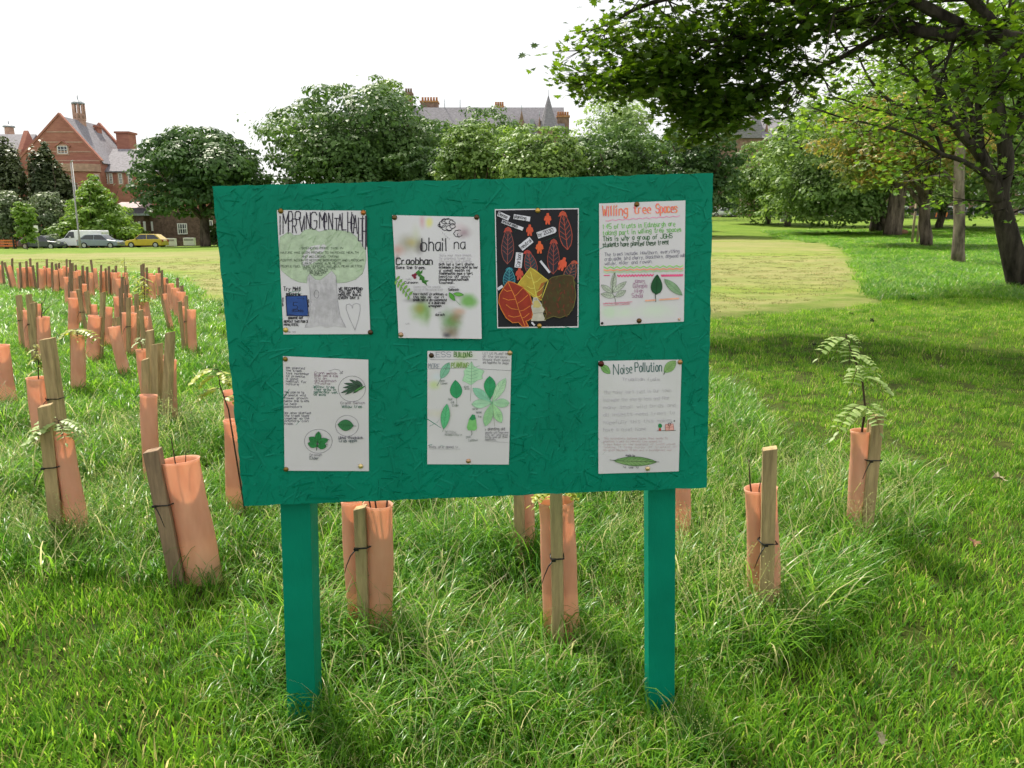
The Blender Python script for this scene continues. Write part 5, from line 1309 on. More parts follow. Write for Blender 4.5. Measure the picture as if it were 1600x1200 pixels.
p.text('Craobhan', 105, 508, 58, '23232b', 9, length=320, jit=.02)
p.line([(115, 505), (405, 512)], 3, '5a7a4a')
p.text('Save the trees.', 105, 545, 24, BLK, 5, length=255)
for i in range(3): p.text(('Save your environment', 'by planting trees for', 'the birds and wildlife')[i], 475, 438 + i * 26, 20, 'b9b5bf', 2.5, length=275)
for i, t in enumerate(('bidh iad a toirt dhuinn', 'ocsaidean a bharrachd gu leor', "a' cumail sealbh na", 'fiadhbheatha agus a toirt', 'beatha do gach', 'bhiodhbheathachadh', 'timcheall.')): p.text(t, 470, 515 + i * 26, 20, '24222c', 4.2, length=(300, 335, 265, 290, 265, 255, 135)[i])
p.text('holly', 190, 640, 14, 'aaa7b0', 2, length=50); p.text('Cuileann', 175, 670, 18, '24222c', 4, length=120)
p.poly([(270, 575), (300, 552), (310, 570), (330, 552), (328, 580), (312, 590), (345, 615), (348, 640), (385, 645), (362, 660), (368, 688), (342, 668), (325, 660), (322, 640), (302, 640), (308, 612), (290, 600)], '3f7d34')
p.line([(278, 585), (368, 688)], 3, '275a24')
for x, y in ((250, 602), (268, 594), (264, 618)): p.poly(circ(x, y, 13, 13, 12)[:-1], '7d1f3a')
for i in range(6):
    x, y = 105 + i * 22, 640 + i * 26; p.leaf(x, y, x + 30, y - 34, 9, '7fb04e', edge='4d8a34', n=6, vw=2); p.leaf(x, y, x - 8, y + 40, 8, '86b756', edge='4d8a34', n=6, vw=2)
p.line([(98, 625), (225, 800)], 3, '4d8a34')
for i in range(3): p.text(('Expert say the natural', 'the way of the natural trees', 'in the years')[i], 255, 705 + i * 24, 18, 'bab6c0', 2.3, length=(230, 250, 150)[i])
for i, t in enumerate(('barrachd craobhan a', 'tha seo air cur ri', 'bhidh sin a dh-cuideachd', "a' a dhiarraid", 'urnuighean')): p.text(t, 252 + (0, 0, 0, 130, 130)[i], 768 + i * 25, 20, '24222c', 4.2, length=(290, 265, 285, 140, 110)[i])
p.text('willow', 560, 702, 13, 'b0adb5', 2, length=45); p.text('Seileach', 550, 730, 20, '24222c', 4, length=92)
p.leaf(555, 745, 605, 815, 18, '57a03c', edge='2f7a2a', n=7, vw=2.5); p.leaf(590, 755, 680, 765, 16, '6bb04c', edge='2f7a2a', n=7, vw=2.5); p.line([(600, 800), (650, 850)], 3, '3f7d34')
p.text('darach', 440, 942, 20, '24222c', 4, length=80); p.text('oak', 465, 918, 12, 'aaa7b0', 2, length=28); p.text('us', 188, 1015, 14, '99969f', 2, length=35)
for q_ in ((92, 108, '6d5a3c'), (790, 106, '5d4634'), (145, 1105, 'b99a7c')): p.pin(*q_)
p.done()

# --- poster 3
p = Poster('poster', 'black collage poster with cut paper autumn leaves and words about dense planting', [(773, 327), (904.2, 325.3), (903.7, 511.5), (777, 512.7)], (765, 315, 5.853), wave=.0002)
p.sheet('dcdce4')
p.poly([(56, 80), (806, 70), (803, 1138), (78, 1146)], '15151f')
def foot(x0, y0, x1, y1, wd, fillc, line_, cap):
    p.leaf(x1, y1, x0, y0, wd, fillc, vein=line_, edge=line_, n=8, vw=6, pe=.8)
    dx, dy = x1 - x0, y1 - y0; L = math.hypot(dx, dy)
    p.poly([(x0 - wd * .72, y0 + L * .14), (x0 - wd * .45, y0 + L * .03), (x0, y0 - L * .02), (x0 + wd * .45, y0 + L * .03), (x0 + wd * .72, y0 + L * .14), (x0, y0 + L * .10)], cap)
foot(168, 235, 162, 570, 56, '2b2b38', '93504a', 'c4473a'); foot(668, 90, 712, 440, 58, '2c2a35', 'b5513f', 'c9553c'); foot(585, 345, 580, 662, 54, '262836', '9b4a42', 'b54a3c')
foot(345, 445, 400, 690, 56, '21414d', 'a04a42', 'c94640'); foot(772, 540, 700, 760, 54, '22303c', '9b5a4c', 'c9553c'); foot(180, 602, 175, 800, 54, '155066', '4d9aa6', '1e7c93')
def kid(x, y, s=1.0, c='d8593a', a=0.0):
    pts = [(-10, -52), (10, -52), (13, -30), (26, -22), (34, 8), (24, 22), (18, 8), (20, 50), (4, 52), (0, 26), (-6, 52), (-22, 50), (-18, 8), (-26, 22), (-34, 6), (-26, -22), (-13, -30)]
    ca, sa = math.cos(a), math.sin(a); p.poly([(x + s * (u * ca - v * sa), y + s * (u * sa + v * ca)) for u, v in pts], c)
kid(530, 158, 1.0); kid(366, 262, 1.0, 'd0563a'); kid(455, 418, 1.08, 'dc6236'); kid(665, 570, 1.2, 'd95a3e', .35); kid(272, 660, 1.1, 'c9503e')
def slip(x, y, w, h, a, t, th, round_=False, tx=0):
    ca, sa = math.cos(a), math.sin(a)
    def T(u, v): return (x + u * ca - v * sa, y + u * sa + v * ca)
    pts = [(0, 0), (w, 0), (w, h), (0, h)]
    if round_: pts = [(0, 0), (w - 22, 0), (w - 5, h * .2), (w, h * .5), (w - 5, h * .8), (w - 22, h), (0, h)]
    p.poly([T(*q_) for q_ in pts], 'd5d5e2')
    if not t: return
    g = th / 6.0; kx = g * .82; cx = tx or 8
    for ch in t:
        for stroke in (GLYPH.get(ch) or '').split('|'):
            if stroke: p.line([T(cx + int(q_[0]) * kx, h * .74 - (int(q_[1]) - 2) * g) for q_ in stroke.split()], 4.2, '26262e', 'lettering')
        cx += ({'i': 1, 'l': 1, ' ': 2}.get(ch, 4 if (ch.isupper() or ch.isdigit() or ch in 'mw') else 3) + 1.15) * kx
slip(85, 88, 112, 46, .42, 'Dense', 30); slip(222, 115, 152, 44, .16, 'planting', 28); slip(118, 165, 205, 32, .36, 'encourages', 26); slip(425, 282, 182, 60, -.33, 'by 2030', 34, True)
slip(262, 402, 128, 62, -.68, 'neutral', 32); slip(226, 600, 138, 66, -1.47, 'Carbon', 36); slip(470, 535, 138, 20, .9, '', 10); slip(66, 790, 55, 26, -.6, '', 8); slip(388, 1095, 40, 16, .8, '', 8)
p.poly([(372, 602), (412, 618), (535, 720), (500, 800), (470, 900), (440, 910), (380, 860), (310, 810), (258, 750), (300, 690)], 'b8a03c')
p.poly([(470, 745), (535, 720), (500, 800), (470, 900), (440, 910), (430, 840)], 'a8642e')
p.line([(372, 640), (405, 760), (432, 900)], 7, 'd8cf62'); p.line([(372, 602), (535, 720), (470, 900), (258, 750), (372, 602)], 6, 'd3c853')
for a_, b_ in (((390, 700), (330, 670)), ((400, 740), (470, 690)), ((408, 790), (340, 770)), ((415, 830), (500, 760)), ((425, 870), (480, 840))): p.line([a_, ((a_[0] + b_[0]) / 2, (a_[1] + b_[1]) / 2 + 12), b_], 6, 'd8cf62')
red = [(170, 728), (215, 738), (300, 780), (365, 850), (390, 940), (388, 1060), (350, 1085), (330, 1090), (355, 1138), (300, 1140), (262, 1100), (210, 1105), (150, 1060), (105, 980), (82, 920), (90, 850), (130, 780)]
p.poly(red, '96301f'); p.line(red, 8, 'cf7a33', closed=True); p.line([(170, 740), (230, 870), (270, 1000), (320, 1130)], 7, 'd9803a')
for a_, b_ in (((200, 810), (130, 800)), ((225, 865), (300, 790)), ((235, 890), (120, 880)), ((250, 930), (350, 850)), ((262, 985), (150, 940)), ((270, 1000), (370, 950)), ((285, 1040), (170, 1040)), ((295, 1060), (360, 1020))): p.line([a_, ((a_[0] + b_[0]) / 2 - 8, (a_[1] + b_[1]) / 2 + 14), b_], 6, 'd9803a')
brn = [(500, 745), (570, 690), (680, 668), (760, 680), (772, 760), (785, 860), (765, 960), (720, 1030), (640, 1060), (580, 1045), (540, 1060), (500, 1080), (520, 1010), (480, 950), (475, 860)]
p.poly(brn, '4a3a1e')
for k in range(46):
    r = random.Random(900 + k); x, y = r.uniform(495, 765), r.uniform(690, 1030); p.line([(x, y), (x + r.uniform(-24, 24), y + r.uniform(10, 40))], 12, r.choice(('5d3a20', '6b3222', '4c4a22', '3f4420')))
p.line(brn, 6, '6f6a38', closed=True)
p.poly([(398, 875), (430, 872), (450, 900), (475, 935), (500, 985), (485, 1020), (510, 1085), (440, 1090), (375, 1088), (395, 1030), (378, 960)], 'c3bfb2'); p.poly([(405, 905), (440, 900), (470, 950), (450, 968), (395, 965)], 'c6b878')
p.line([(398, 1020), (490, 1010)], 5, '9a968a'); p.line([(402, 890), (428, 885), (420, 900)], 4, '6f7a70')
p.pin(440, 82, 'd0a95a'); p.pin(455, 1134, 'c79b52'); p.done()

# --- poster 4
p = Poster('poster', 'laminated poster with neon pink and orange heading, wavy lines and drawn leaves', [(935.8, 318.1), (1070.6, 313.2), (1068.1, 502.3), (937.2, 508.8)], (925, 305, 5.716))
p.sheet('d1cfd5', [(150, 1040, 80, 60, 'b7d9b0', .9, .6), (280, 1045, 90, 60, 'bfe0b4', 1, .5), (560, 1030, 190, 70, 'c5dfc0', 1.1, .55), (430, 150, 320, 45, 'ecc9d2', 1.1, .45)])
for off, c in ((0, 'f0617f'), (5, 'f2a05e')):
    p.text('Willing', 90 + off, 190 - off, 88, c, 6.5, length=235, rise=-.05, jit=.02); p.text('tree', 370 + off, 165, 75, c, 6.5, length=160, rise=-.05, jit=.02); p.text('Spaces', 565 + off, 160, 78, c, 6.5, length=200, rise=-.05, jit=.02)
p.line([(120, 230)] + [(120 + i * 30, 226 - i * 1.8 + (6 if i % 2 else -4)) for i in range(1, 23)], 5, 'ee86b6')
for i, (t, L, c) in enumerate((('145 of trusts in Edinburgh are', 650, '7fc46a'), ('taking part in willing tree spaces', 705, '76b861'), ('This is why a group of JGHS', 625, '2f6a34'), ('students have planted these trees!', 590, '1f4e2a'))):
    p.text(t, 96, 302 + i * 54, 40, c, 5.5, length=L, rise=-.045)
for i, (t, L) in enumerate((('The trees include: Hawthorn, everything', 670), ('crab apple, bird cherry, blackthorn, dogwood oak', 720), ('willow, elder and rowan.', 430))): p.text(t, 112, 545 + i * 40, 30, '6d6a80', 3, length=L, rise=-.05)
def wavy(y, c, w, x0=105, x1=810, n=24, a=7, rise=-.02): p.line([(x0 + (x1 - x0) * i / n, y + (a if i % 2 else -a) + rise * (x1 - x0) * i / n) for i in range(n + 1)], w, c)
wavy(648, '9fd97f', 10, a=8); wavy(670, 'f0a782', 13, a=4); wavy(688, 'b3cfa6', 12, a=4); p.line([(105, 716), (155, 716)], 9, 'ec5c8c'); wavy(720, 'ee5a8e', 11, 225, 545); wavy(718, 'ee5a8e', 11, 615, 808)
for (x1, y1) in ((200, 690), (305, 770), (80, 800), (78, 880), (300, 850)): p.leaf(180 if y1 < 850 else 205, 870 if y1 < 850 else 905, x1, y1, 24, 'c3cdbf', vein='74806f', edge='6b7668', n=7, vw=2.5)
p.line([(205, 692), (178, 780), (180, 870), (205, 930), (210, 980)], 4, '6b7668')
for i, t in enumerate(('James', 'Gillespie', 'High', 'School')): p.text(t, 365 + (0, 0, 15, -10)[i], 782 + i * 44, 36, 'a9719a', 3.2, length=(110, 130, 80, 105)[i])
p.leaf(570, 885, 578, 708, 50, '1f5a34', vein='123a20', edge='143c22', n=10, vw=4, pe=.72); p.line([(562, 880), (566, 950)], 6, '1b2a20')
p.leaf(802, 893, 640, 748, 34, '8fb08c', vein='5c8560', edge='5c8560', n=9, vw=2.5)
p.line([(475, 940), (560, 935)], 14, 'f0b49a'); p.line([(600, 932), (770, 920)], 14, 'f0b49a'); p.line([(95, 968), (355, 950)], 5, 'e07f9c'); p.line([(100, 985), (330, 972)], 4, 'e7a0b4')
p.text('white hornbeam', 100, 972, 18, 'd98aa0', 2.4, length=240)
p.pin(397, 82, '7a5a30'); p.pin(418, 1120, '6a5034'); p.pin(776, 1107, 'd8b4a0', .004); p.pin(88, 1142, '3a3030', .004); p.done()

# --- poster 5
p = Poster('poster', 'white poster with three circled leaf drawings and small blue handwriting', [(442.5, 556.2), (575.8, 561.7), (576.7, 735.8), (445.3, 734.7)], (430, 545, 6.0))
p.sheet('cfcdd3')
def lines(ts, x, y0, dy, h, c, w, rise=0.0):
    for i, (t, L) in enumerate(ts): p.text(t, x, y0 + i * dy, h, c, w, length=L, rise=rise)
lines([('We planted', 180), ('the trees', 150), ('this november', 225), ('to promote', 180), ('a good', 115), ('habitat for', 200), ('nature', 125)], 105, 185, 25.5, 20, '4d4a5e', 3, .03)
lines([('The plan is to', 190), ('promote wild', 205), ('flower growth', 225), ('below the trees', 235), ('to help', 120), ('pollinators', 170)], 88, 415, 27, 20, '4d4a5e', 3)
lines([('We also planted', 250), ('the trees close', 235), ('together so the', 235), ('animals can', 230), ('hide.', 95)], 90, 608, 25, 20, '4d4a5e', 3)
lines([('Crann seilich', 215), ('Bidh iad a fas', 225), ('tric an', 115), ('aiteachan', 210), ('fliucha', 150)], 372, 232, 24, 20, '7d5a72', 3, .03)
lines([('Willow tree', 200), ('They grow in', 210), ('generally wet', 230), ('areas', 120)], 365, 362, 24, 22, '2f6a58', 4, .02)
p.line([(505, 205), (560, 188), (600, 195), (630, 228)], 2.5, '55525f'); p.line([(608, 228), (630, 232), (636, 205), (608, 228)], 2.5, '55525f')
p.line(circ(722, 372, 126, 120), 3, '55525f', closed=True); p.line(circ(676, 718, 108, 98), 3, '55525f', closed=True); p.line(circ(407, 863, 130, 112), 3, '55525f', closed=True)
for a_ in ((700, 285), (650, 320), (640, 360), (620, 410), (660, 425), (735, 412), (760, 290)): p.leaf(845 - (845 - a_[0]) * .25, 345, a_[0], a_[1], 13, '3e5a48', edge='22382c', n=7, vw=3)
p.leaf(740, 400, 848, 345, 12, '4f8f4a', n=6); p.line([(735, 412), (848, 345)], 4, '2c4a34')
p.leaf(590, 705, 738, 716, 52, '3c7f50', vein='1f5a34', edge='1d4a2c', n=9, vw=3); p.line([(735, 716), (762, 720)], 4, '4a5a4a')
for a_ in ((412, 770), (320, 825), (500, 845), (310, 880), (485, 905)): p.leaf(400, 875 if a_[1] < 870 else 905, a_[0], a_[1], 30, '2f8a4a', vein='1a5a2e', edge='1d4a2c', n=8, vw=2.5)
p.line([(405, 860), (392, 945)], 7, '2a3d2e'); p.line([(500, 842), (512, 850)], 5, '55525f'); p.line([(480, 890), (498, 894)], 5, '55525f')
p.text('Crann Seilich', 618, 512, 20, '5a4a60', 3, length=230); p.text('Willow tree', 632, 548, 26, '2f6a58', 4, length=190)
p.text('Ubhal-fhiadhaich', 598, 840, 24, '33304a', 3.4, length=230); p.text('Crab apple', 604, 868, 26, '2f4a50', 4, length=170); p.text('Droman', 330, 998, 22, '55525f', 2.6, length=115); p.text('Elder', 330, 1030, 26, '33404a', 3.6, length=90)
for q_ in ((98, 95, '8d7436'), (106, 1125, '8a6f38'), (803, 1098, 'e6cf94')): p.pin(*q_)
p.done()

# --- poster 6
p = Poster('poster', 'white poster with many pencil drawn pale green leaves and a lime heading', [(668, 548.1), (799.3, 548.4), (795, 725.2), (667.7, 724.9)], (655, 540, 6.155))
p.sheet('d0cfd5', [(145, 375, 55, 45, 'b9cf86', 1.1, .8), (425, 95, 95, 40, '9fbf6a', 1.0, .75), (395, 180, 100, 40, '9fbf6a', 1.0, .7), (180, 300, 60, 40, 'bcd2e0', 1.1, .5), (180, 650, 120, 40, 'cbc8ac', 1.2, .5)])
p.text('LESS', 112, 108, 48, '8c93a0', 6, length=205); p.text('BUILDING', 335, 108, 48, '55803c', 7, length=180); p.text('MORE', 92, 215, 46, '8c93a0', 5, length=110); p.text('PLANTING', 312, 208, 46, '7fa053', 7, length=165)
p.line([(105, 132), (560, 134)], 3, '77757f'); p.line([(95, 222), (450, 212), (640, 225), (880, 238)], 3, '77757f')
lines([('LET US PLANT IN', 240), ('all the gardens', 235), ('because green spaces', 262), ('and happiness for people', 250)], 612, 82, 29, 22, '77757f', 2.6, .03)
def lf(x0, y0, x1, y1, w_, c, v='4f9a72', e='4a8a66', pe=1.0): p.leaf(x0, y0, x1, y1, w_, c, vein=v, edge=e, n=9, vw=2.6, pe=pe)
lf(208, 315, 290, 160, 40, '86c2a6'); p.line([(208, 315), (172, 385)], 4, '4a6a5a'); lf(360, 505, 348, 328, 58, '2f9a64', '1f7a4a', '1f7a4a', .8); p.line([(360, 500), (362, 585)], 3, '66756a')
birch = [(505, 150), (520, 190), (560, 215), (625, 240), (600, 290), (610, 315), (560, 330), (500, 375), (450, 350), (415, 335), (435, 280), (430, 240), (470, 200)]
p.poly(birch, 'a8d6b0'); p.line(birch, 2, '8abf98', closed=True); p.line([(505, 150), (500, 400), (492, 530)], 3, '7a8a7a')
for i in range(5): y_ = 200 + i * 32; p.line([(503, y_ + 20), (580 - i * 6, y_ - 10 + i * 4)], 2.5, '6aa882'); p.line([(503, y_ + 20), (445 + i * 3, y_ + 8)], 2.5, '6aa882')
lf(680, 520, 678, 290, 56, '2f9a64', '1f7a4a', '2f8a5a', 1.35)
for a_, c in (((515, 405), '8fcbb0'), ((505, 560), 'abd6b6'), ((830, 310), 'b4d8b4'), ((868, 550), 'a8d4ae'), ((635, 770), '9ccf9a'), ((790, 735), 'a6d6a0')): lf(700, 545, a_[0], a_[1], 42, c, '6fb088', '86bd96', 1.3)
p.line([(705, 540), (725, 770)], 3, '7a8a6a')
lf(235, 800, 268, 555, 42, '5fbf86', '2f8a5a', '2f8a5a'); p.line([(240, 790), (225, 825)], 3, '66756a')
p.poly([(510, 655), (535, 660), (548, 710), (555, 790), (535, 812), (500, 808), (470, 808), (458, 780), (480, 700)], '7cc476'); p.poly([(510, 655), (535, 660), (546, 700), (510, 715), (482, 700)], '2f8f58'); p.line([(502, 812), (508, 840), (498, 862)], 4, '44554a')
for t, x, y_, L in (('ash', 205, 345, 48), ('rowan', 208, 368, 65), ('silver', 432, 400, 50), ('birch', 440, 420, 45), ('Hazel', 280, 520, 42), ('crab', 305, 548, 32), ('Elder', 318, 580, 70), ('horse', 515, 612, 50), ('chestnut', 548, 645, 55), ('tree', 565, 685, 35), ('goat', 450, 880, 50), ('(willow)', 475, 912, 92)): p.text(t, x, y_, 20, '6f7a76', 2.6, length=L)
p.line([(205, 372), (275, 352)], 2, '6f7a76'); p.line([(475, 918), (565, 905)], 2, '6f7a76')
p.text('Willow', 250, 832, 20, '6f7a76', 2.4, length=110); p.text('Blackthorn', 250, 862, 20, '6f7a76', 2.6, length=165); p.line([(250, 842), (365, 838)], 2, '77757f')
p.text('> planting old', 632, 808, 26, '44424f', 3.6, length=195)
lines([('seeds will improve', 225), ('the air and give', 220), ('birds and all their', 225), ('habitats.', 110)], 635, 838, 22, 18, '6a6875', 2.6)
p.line([(630, 908), (858, 928)], 2, '77757f'); p.text('kids are good *', 100, 980, 24, '6a6875', 3, length=275); p.line([(100, 990), (395, 990)], 2, '99969f')
for q_ in ((118, 93, '4a3c2c'), (872, 68, 'c9a878'), (474, 1106, 'c09a78')): p.pin(*q_)
p.done()

# --- poster 7
p = Poster('poster', 'white poster headed Noise Pollution with faint handwriting and one long green leaf below', [(934.8, 563.8), (1064.4, 561.4), (1059.9, 735.8), (934.8, 739.8)], (925, 550, 6.153), wave=.0022)
p.sheet('d0cfd5')
p.text('N', 203, 214, 98, '1d5a55', 7, length=66, jit=0); p.text('oise', 274, 208, 84, '1d5a55', 7, length=118, rise=-.1, jit=.02); p.text('Pollution', 412, 190, 86, '1d5a55', 8, length=265, rise=-.03, jit=.02)
p.leaf(172, 205, 82, 118, 34, '7fb568', vein='4d7f40', edge='3f7a38', n=8, vw=3); p.leaf(690, 195, 800, 80, 44, '8fb573', vein='5f8f4d', edge='4f8f44', n=8, vw=3); p.line([(700, 182), (686, 215)], 6, '3a3a30')
p.text('Truaillidh fuaim', 290, 275, 30, 'a7a3ad', 3, length=365)
lines([('The noisy cars just in our town', 655), ('increase the energy loss and fear', 640), ('many small wild birds and', 700), ('all insects need trees to', 690), ('hopefully this this makes', 660), ('have a quiet home', 410)], 110, 402, 72, 34, 'b5b1b9', 2.6, -.035)
lines([('The scientists believe noise that leads to', 620), ('planted trees to reduce the speed of', 560), ('trees take up the quantity of sound waves', 690), ('makes it less noisy of traffic in', 700), ('an area because trees are a soundproof wall', 660)], 110, 838, 28, 20, 'c4aeb2', 2.4, -.01)
p.line([(620, 752), (800, 748)], 5, '4a5a48'); p.poly(circ(649, 704, 19, 22, 14)[:-1], '2a8a50'); p.poly([(640, 725), (656, 725), (660, 750), (634, 750)], 'b5403a')
p.poly([(700, 690), (775, 685), (782, 745), (702, 748)], 'd9a49c'); p.line([(700, 690), (775, 685), (782, 745), (702, 748), (700, 690)], 3, 'a8504a'); p.line([(702, 718), (780, 714)], 3, 'a8504a'); p.line(circ(738, 690, 12, 14, 12), 4, BLK); p.line([(738, 704), (735, 740)], 4, '4a2a2a'); p.line([(750, 680), (765, 668)], 3, BLK); p.line(circ(786, 658, 6, 6, 8), 4, BLK)
p.leaf(205, 1040, 620, 1050, 44, '6f9a5f', vein='4a7340', edge='45693c', n=10, vw=4); p.leaf(215, 1052, 600, 1056, 26, '83a86c', n=8); p.line([(168, 1032), (215, 1040), (640, 1050)], 5, '4c5a44')
p.text('made by', 322, 998, 20, '4a4a55', 3.4, length=92); p.text('* us *', 300, 1112, 20, '4a4a55', 3.6, length=150)
p.pin(84, 110, '5a2f2a', .009); p.pin(842, 94, 'b98a5a'); p.pin(532, 1116, 'e0c79a'); p.done()
# ================================================================ tree guards and saplings
def tube_mat():
    m, n, l, out = newmat('peach_guard_plastic')
    b = n.new('ShaderNodeBsdfPrincipled'); b.inputs['Roughness'].default_value = .42; b.inputs['Specular IOR Level'].default_value = .35
    tc = n.new('ShaderNodeTexCoord'); mp = n.new('ShaderNodeMapping'); mp.inputs['Scale'].default_value = (6, 6, 1.6); l.new(tc.outputs['Object'], mp.inputs[0])
    no = n.new('ShaderNodeTexNoise'); no.inputs['Scale'].default_value = 3; no.inputs['Detail'].default_value = 5; l.new(mp.outputs[0], no.inputs['Vector'])
    rp = n.new('ShaderNodeValToRGB'); e = rp.color_ramp.elements; e[0].position = .3; e[0].color = (.82, .47, .32, 1); e[1].position = .7; e[1].color = (.93, .60, .43, 1); l.new(no.outputs[0], rp.inputs[0])
    l.new(rp.outputs[0], b.inputs['Base Color'])
    t = n.new('ShaderNodeBsdfTranslucent'); l.new(rp.outputs[0], t.inputs[0])
    x = n.new('ShaderNodeMixShader'); x.inputs[0].default_value = .5; l.new(b.outputs[0], x.inputs[1]); l.new(t.outputs[0], x.inputs[2]); l.new(x.outputs[0], out.inputs[0]); return m
M_TUBE = tube_mat()
M_STAKE = mat('treated_softwood', (.36, .27, .14), .85, .3, 7, .002, 40, .15, col2=(.23, .17, .09), stretch=(5, 5, .55))
M_STAKE2 = mat('weathered_softwood', (.26, .18, .115), .85, .3, 7, .002, 40, .15, col2=(.16, .11, .075), stretch=(5, 5, .55))
M_TIE = mat('black_cable_tie', (.012, .012, .013), .4, .2, 30)
M_TWIG = mat('brown_twig', (.06, .035, .025), .8, .3, 30)
M_RLEAF = leafmat('rowan_leaves', (.20, .30, .09), (.38, .48, .2), .4, .45, .4)
M_YLEAF = leafmat('young_yellow_leaves', (.22, .28, .04), (.42, .46, .07), .45, .4, .35)

def tube_part(par, base, top, r, near):
    base, top = Vector(base), Vector(top); ax = (top - base); L = ax.length; ax.normalize()
    u = ax.cross(Vector((0, 1, 0))).normalized(); w = ax.cross(u).normalized()
    seg = 48 if near else 14; rr = R_.random() * 6; ov = R_.uniform(.62, .85); nz_ = 7 if near else 3
    vs, fs = [], []
    def ring(s, rad):
        c = base + ax * (L * s) + u * (.004 * math.sin(5 * s + rr)) * (1 if near else 0)
        for k in range(seg):
            a = 2 * math.pi * k / seg; q = rad * (1 + (.022 if (k % 2 and near) else 0)) * (1.09 - .09 * s) * (1 + .03 * math.sin(2 * a + rr + 3 * s))
            vs.append(c + u * math.cos(a) * q + w * math.sin(a) * q * ov)
    prof = [(i / nz_, r * (.99 + .02 * math.sin(i * 1.7 + rr))) for i in range(nz_ + 1)]
    prof[-1] = (1, r * 1.07); prof.insert(-1, (.975, r * 1.0))
    full = prof + [(1.0, r * 1.02), (.97, r * .95), (.4, r * .95)]
    for s, q in full: ring(s, q)
    for i in range(len(full) - 1):
        for k in range(seg): fs.append((i * seg + k, i * seg + (k + 1) % seg, (i + 1) * seg + (k + 1) % seg, (i + 1) * seg + k))
    return MB().add(vs, fs, True).build('tube', M_TUBE, par)

def stake_part(par, base, top, w, m, near):
    base, top = Vector(base), Vector(top); mb = MB(); h = w / 2; a = R_.uniform(-.35, .35); c_, s_ = math.cos(a), math.sin(a); n = 4 if near else 1; vs, fs = [], []
    for i in range(n + 1):
        p = base.lerp(top, i / n)
        for x, y in ((-h, -h), (h, -h), (h, h), (-h, h)): vs.append((p.x + x * c_ - y * s_ + R_.uniform(-.0008, .0008), p.y + x * s_ + y * c_, p.z + (.006 * x / h if i == n else 0)))
    for i in range(n): fs += [(i * 4 + k, i * 4 + (k + 1) % 4, i * 4 + 4 + (k + 1) % 4, i * 4 + 4 + k) for k in range(4)]
    fs += [(3, 2, 1, 0), tuple(range(4 * n, 4 * n + 4))]
    return mb.add(vs, fs).build('stake', m, par, bevel=.003 if near else 0)

def hull(pts):
    pts = sorted(set(pts)); 
    def half(ps):
        h = []
        for p in ps:
            while len(h) > 1 and (h[-1][0] - h[-2][0]) * (p[1] - h[-2][1]) - (h[-1][1] - h[-2][1]) * (p[0] - h[-2][0]) <= 0: h.pop()
            h.append(p)
        return h[:-1]
    return half(pts) + half(pts[::-1])

def guard(label, tt, tb, wpx_, st=None, sb=None, stw=20, tie=None, ht=.6, near=True, group=None, behind=False, weather=False):
    """tt/tb: top and foot of the tube in the photo, st/sb: top and foot of its stake"""
    top = PZ(tt[0], tt[1], ht); Y = top.y; dep = (top - Vector((0, 0, EYE))).length
    r = max(.04, wpx_ / FPX * dep / 2) * .95
    foot = PX(tb[0], tb[1], Y); lean = (foot.x - top.x)
    base = Vector((top.x + lean, Y + R_.uniform(-.01, .02), G(top.x + lean, Y) - .03))
    t = thing('tree_guard', label, 'tree guard', base, 0, group)
    tube_part(t, (0, 0, 0), top - base, r, near)
    if st:
        w = max(.022, stw / FPX * dep * .92); ys = Y + (r + w * .55) * (1 if behind else -1) * (.35 if abs(st[0] - tt[0]) > wpx_ * .45 else 1)
        s1 = PX(st[0], st[1], ys); s0 = PX(sb[0], sb[1], ys); z0 = G(s0.x, ys) - .03
        k = (s0.x - s1.x) / max(.05, s1.z - s0.z); s0 = Vector((s1.x + k * (s1.z - z0), ys, z0))
        stake_part(t, s0 - base, s1 - base, w, M_STAKE2 if weather else M_STAKE, near)
        if tie:
            zt = PX(tt[0], tie, Y - r).z; f = (zt - base.z) / (top.z - base.z); c = base.lerp(top, f); fs_ = (zt - z0) / (s1.z - z0); sc = s0.lerp(s1, fs_)
            sd = Vector((c.x - sc.x, c.y - sc.y, 0)).normalized(); ins = sc + sd * (w * .5 + .035)
            pts = [(ins.x + .012 * math.cos(a), ins.y + .012 * math.sin(a)) for a in (0, 1.57, 3.14, 4.71)]
            hw = w * .56; pts += [(sc.x + x, sc.y + y) for x in (-hw, hw) for y in (-hw, hw)]
            H = hull(pts); H.append(H[0]); mb = MB(); d = .0032
            loop = [Vector((x, y, zt + .004 * math.sin(i))) - base for i, (x, y) in enumerate(H)]
            mb.tube(loop, d, 5)
            q = Vector((sc.x - hw * .6, sc.y - hw - .002, zt)) - base
            mb.box(q.x - .008, q.x + .008, q.y - .008, q.y + .002, q.z - .005, q.z + .005)
            sg = R_.choice((-1, -1, 1)); mb.tube([q, q + Vector((sg * .02, -.015, -.02)), q + Vector((sg * .035, -.02, -.055)), q + Vector((sg * .045, -.02, -.09))], [.0026, .0026, .002, .0012], 5)
            mb.build('cable_tie', M_TIE, t)
    return t, top, base

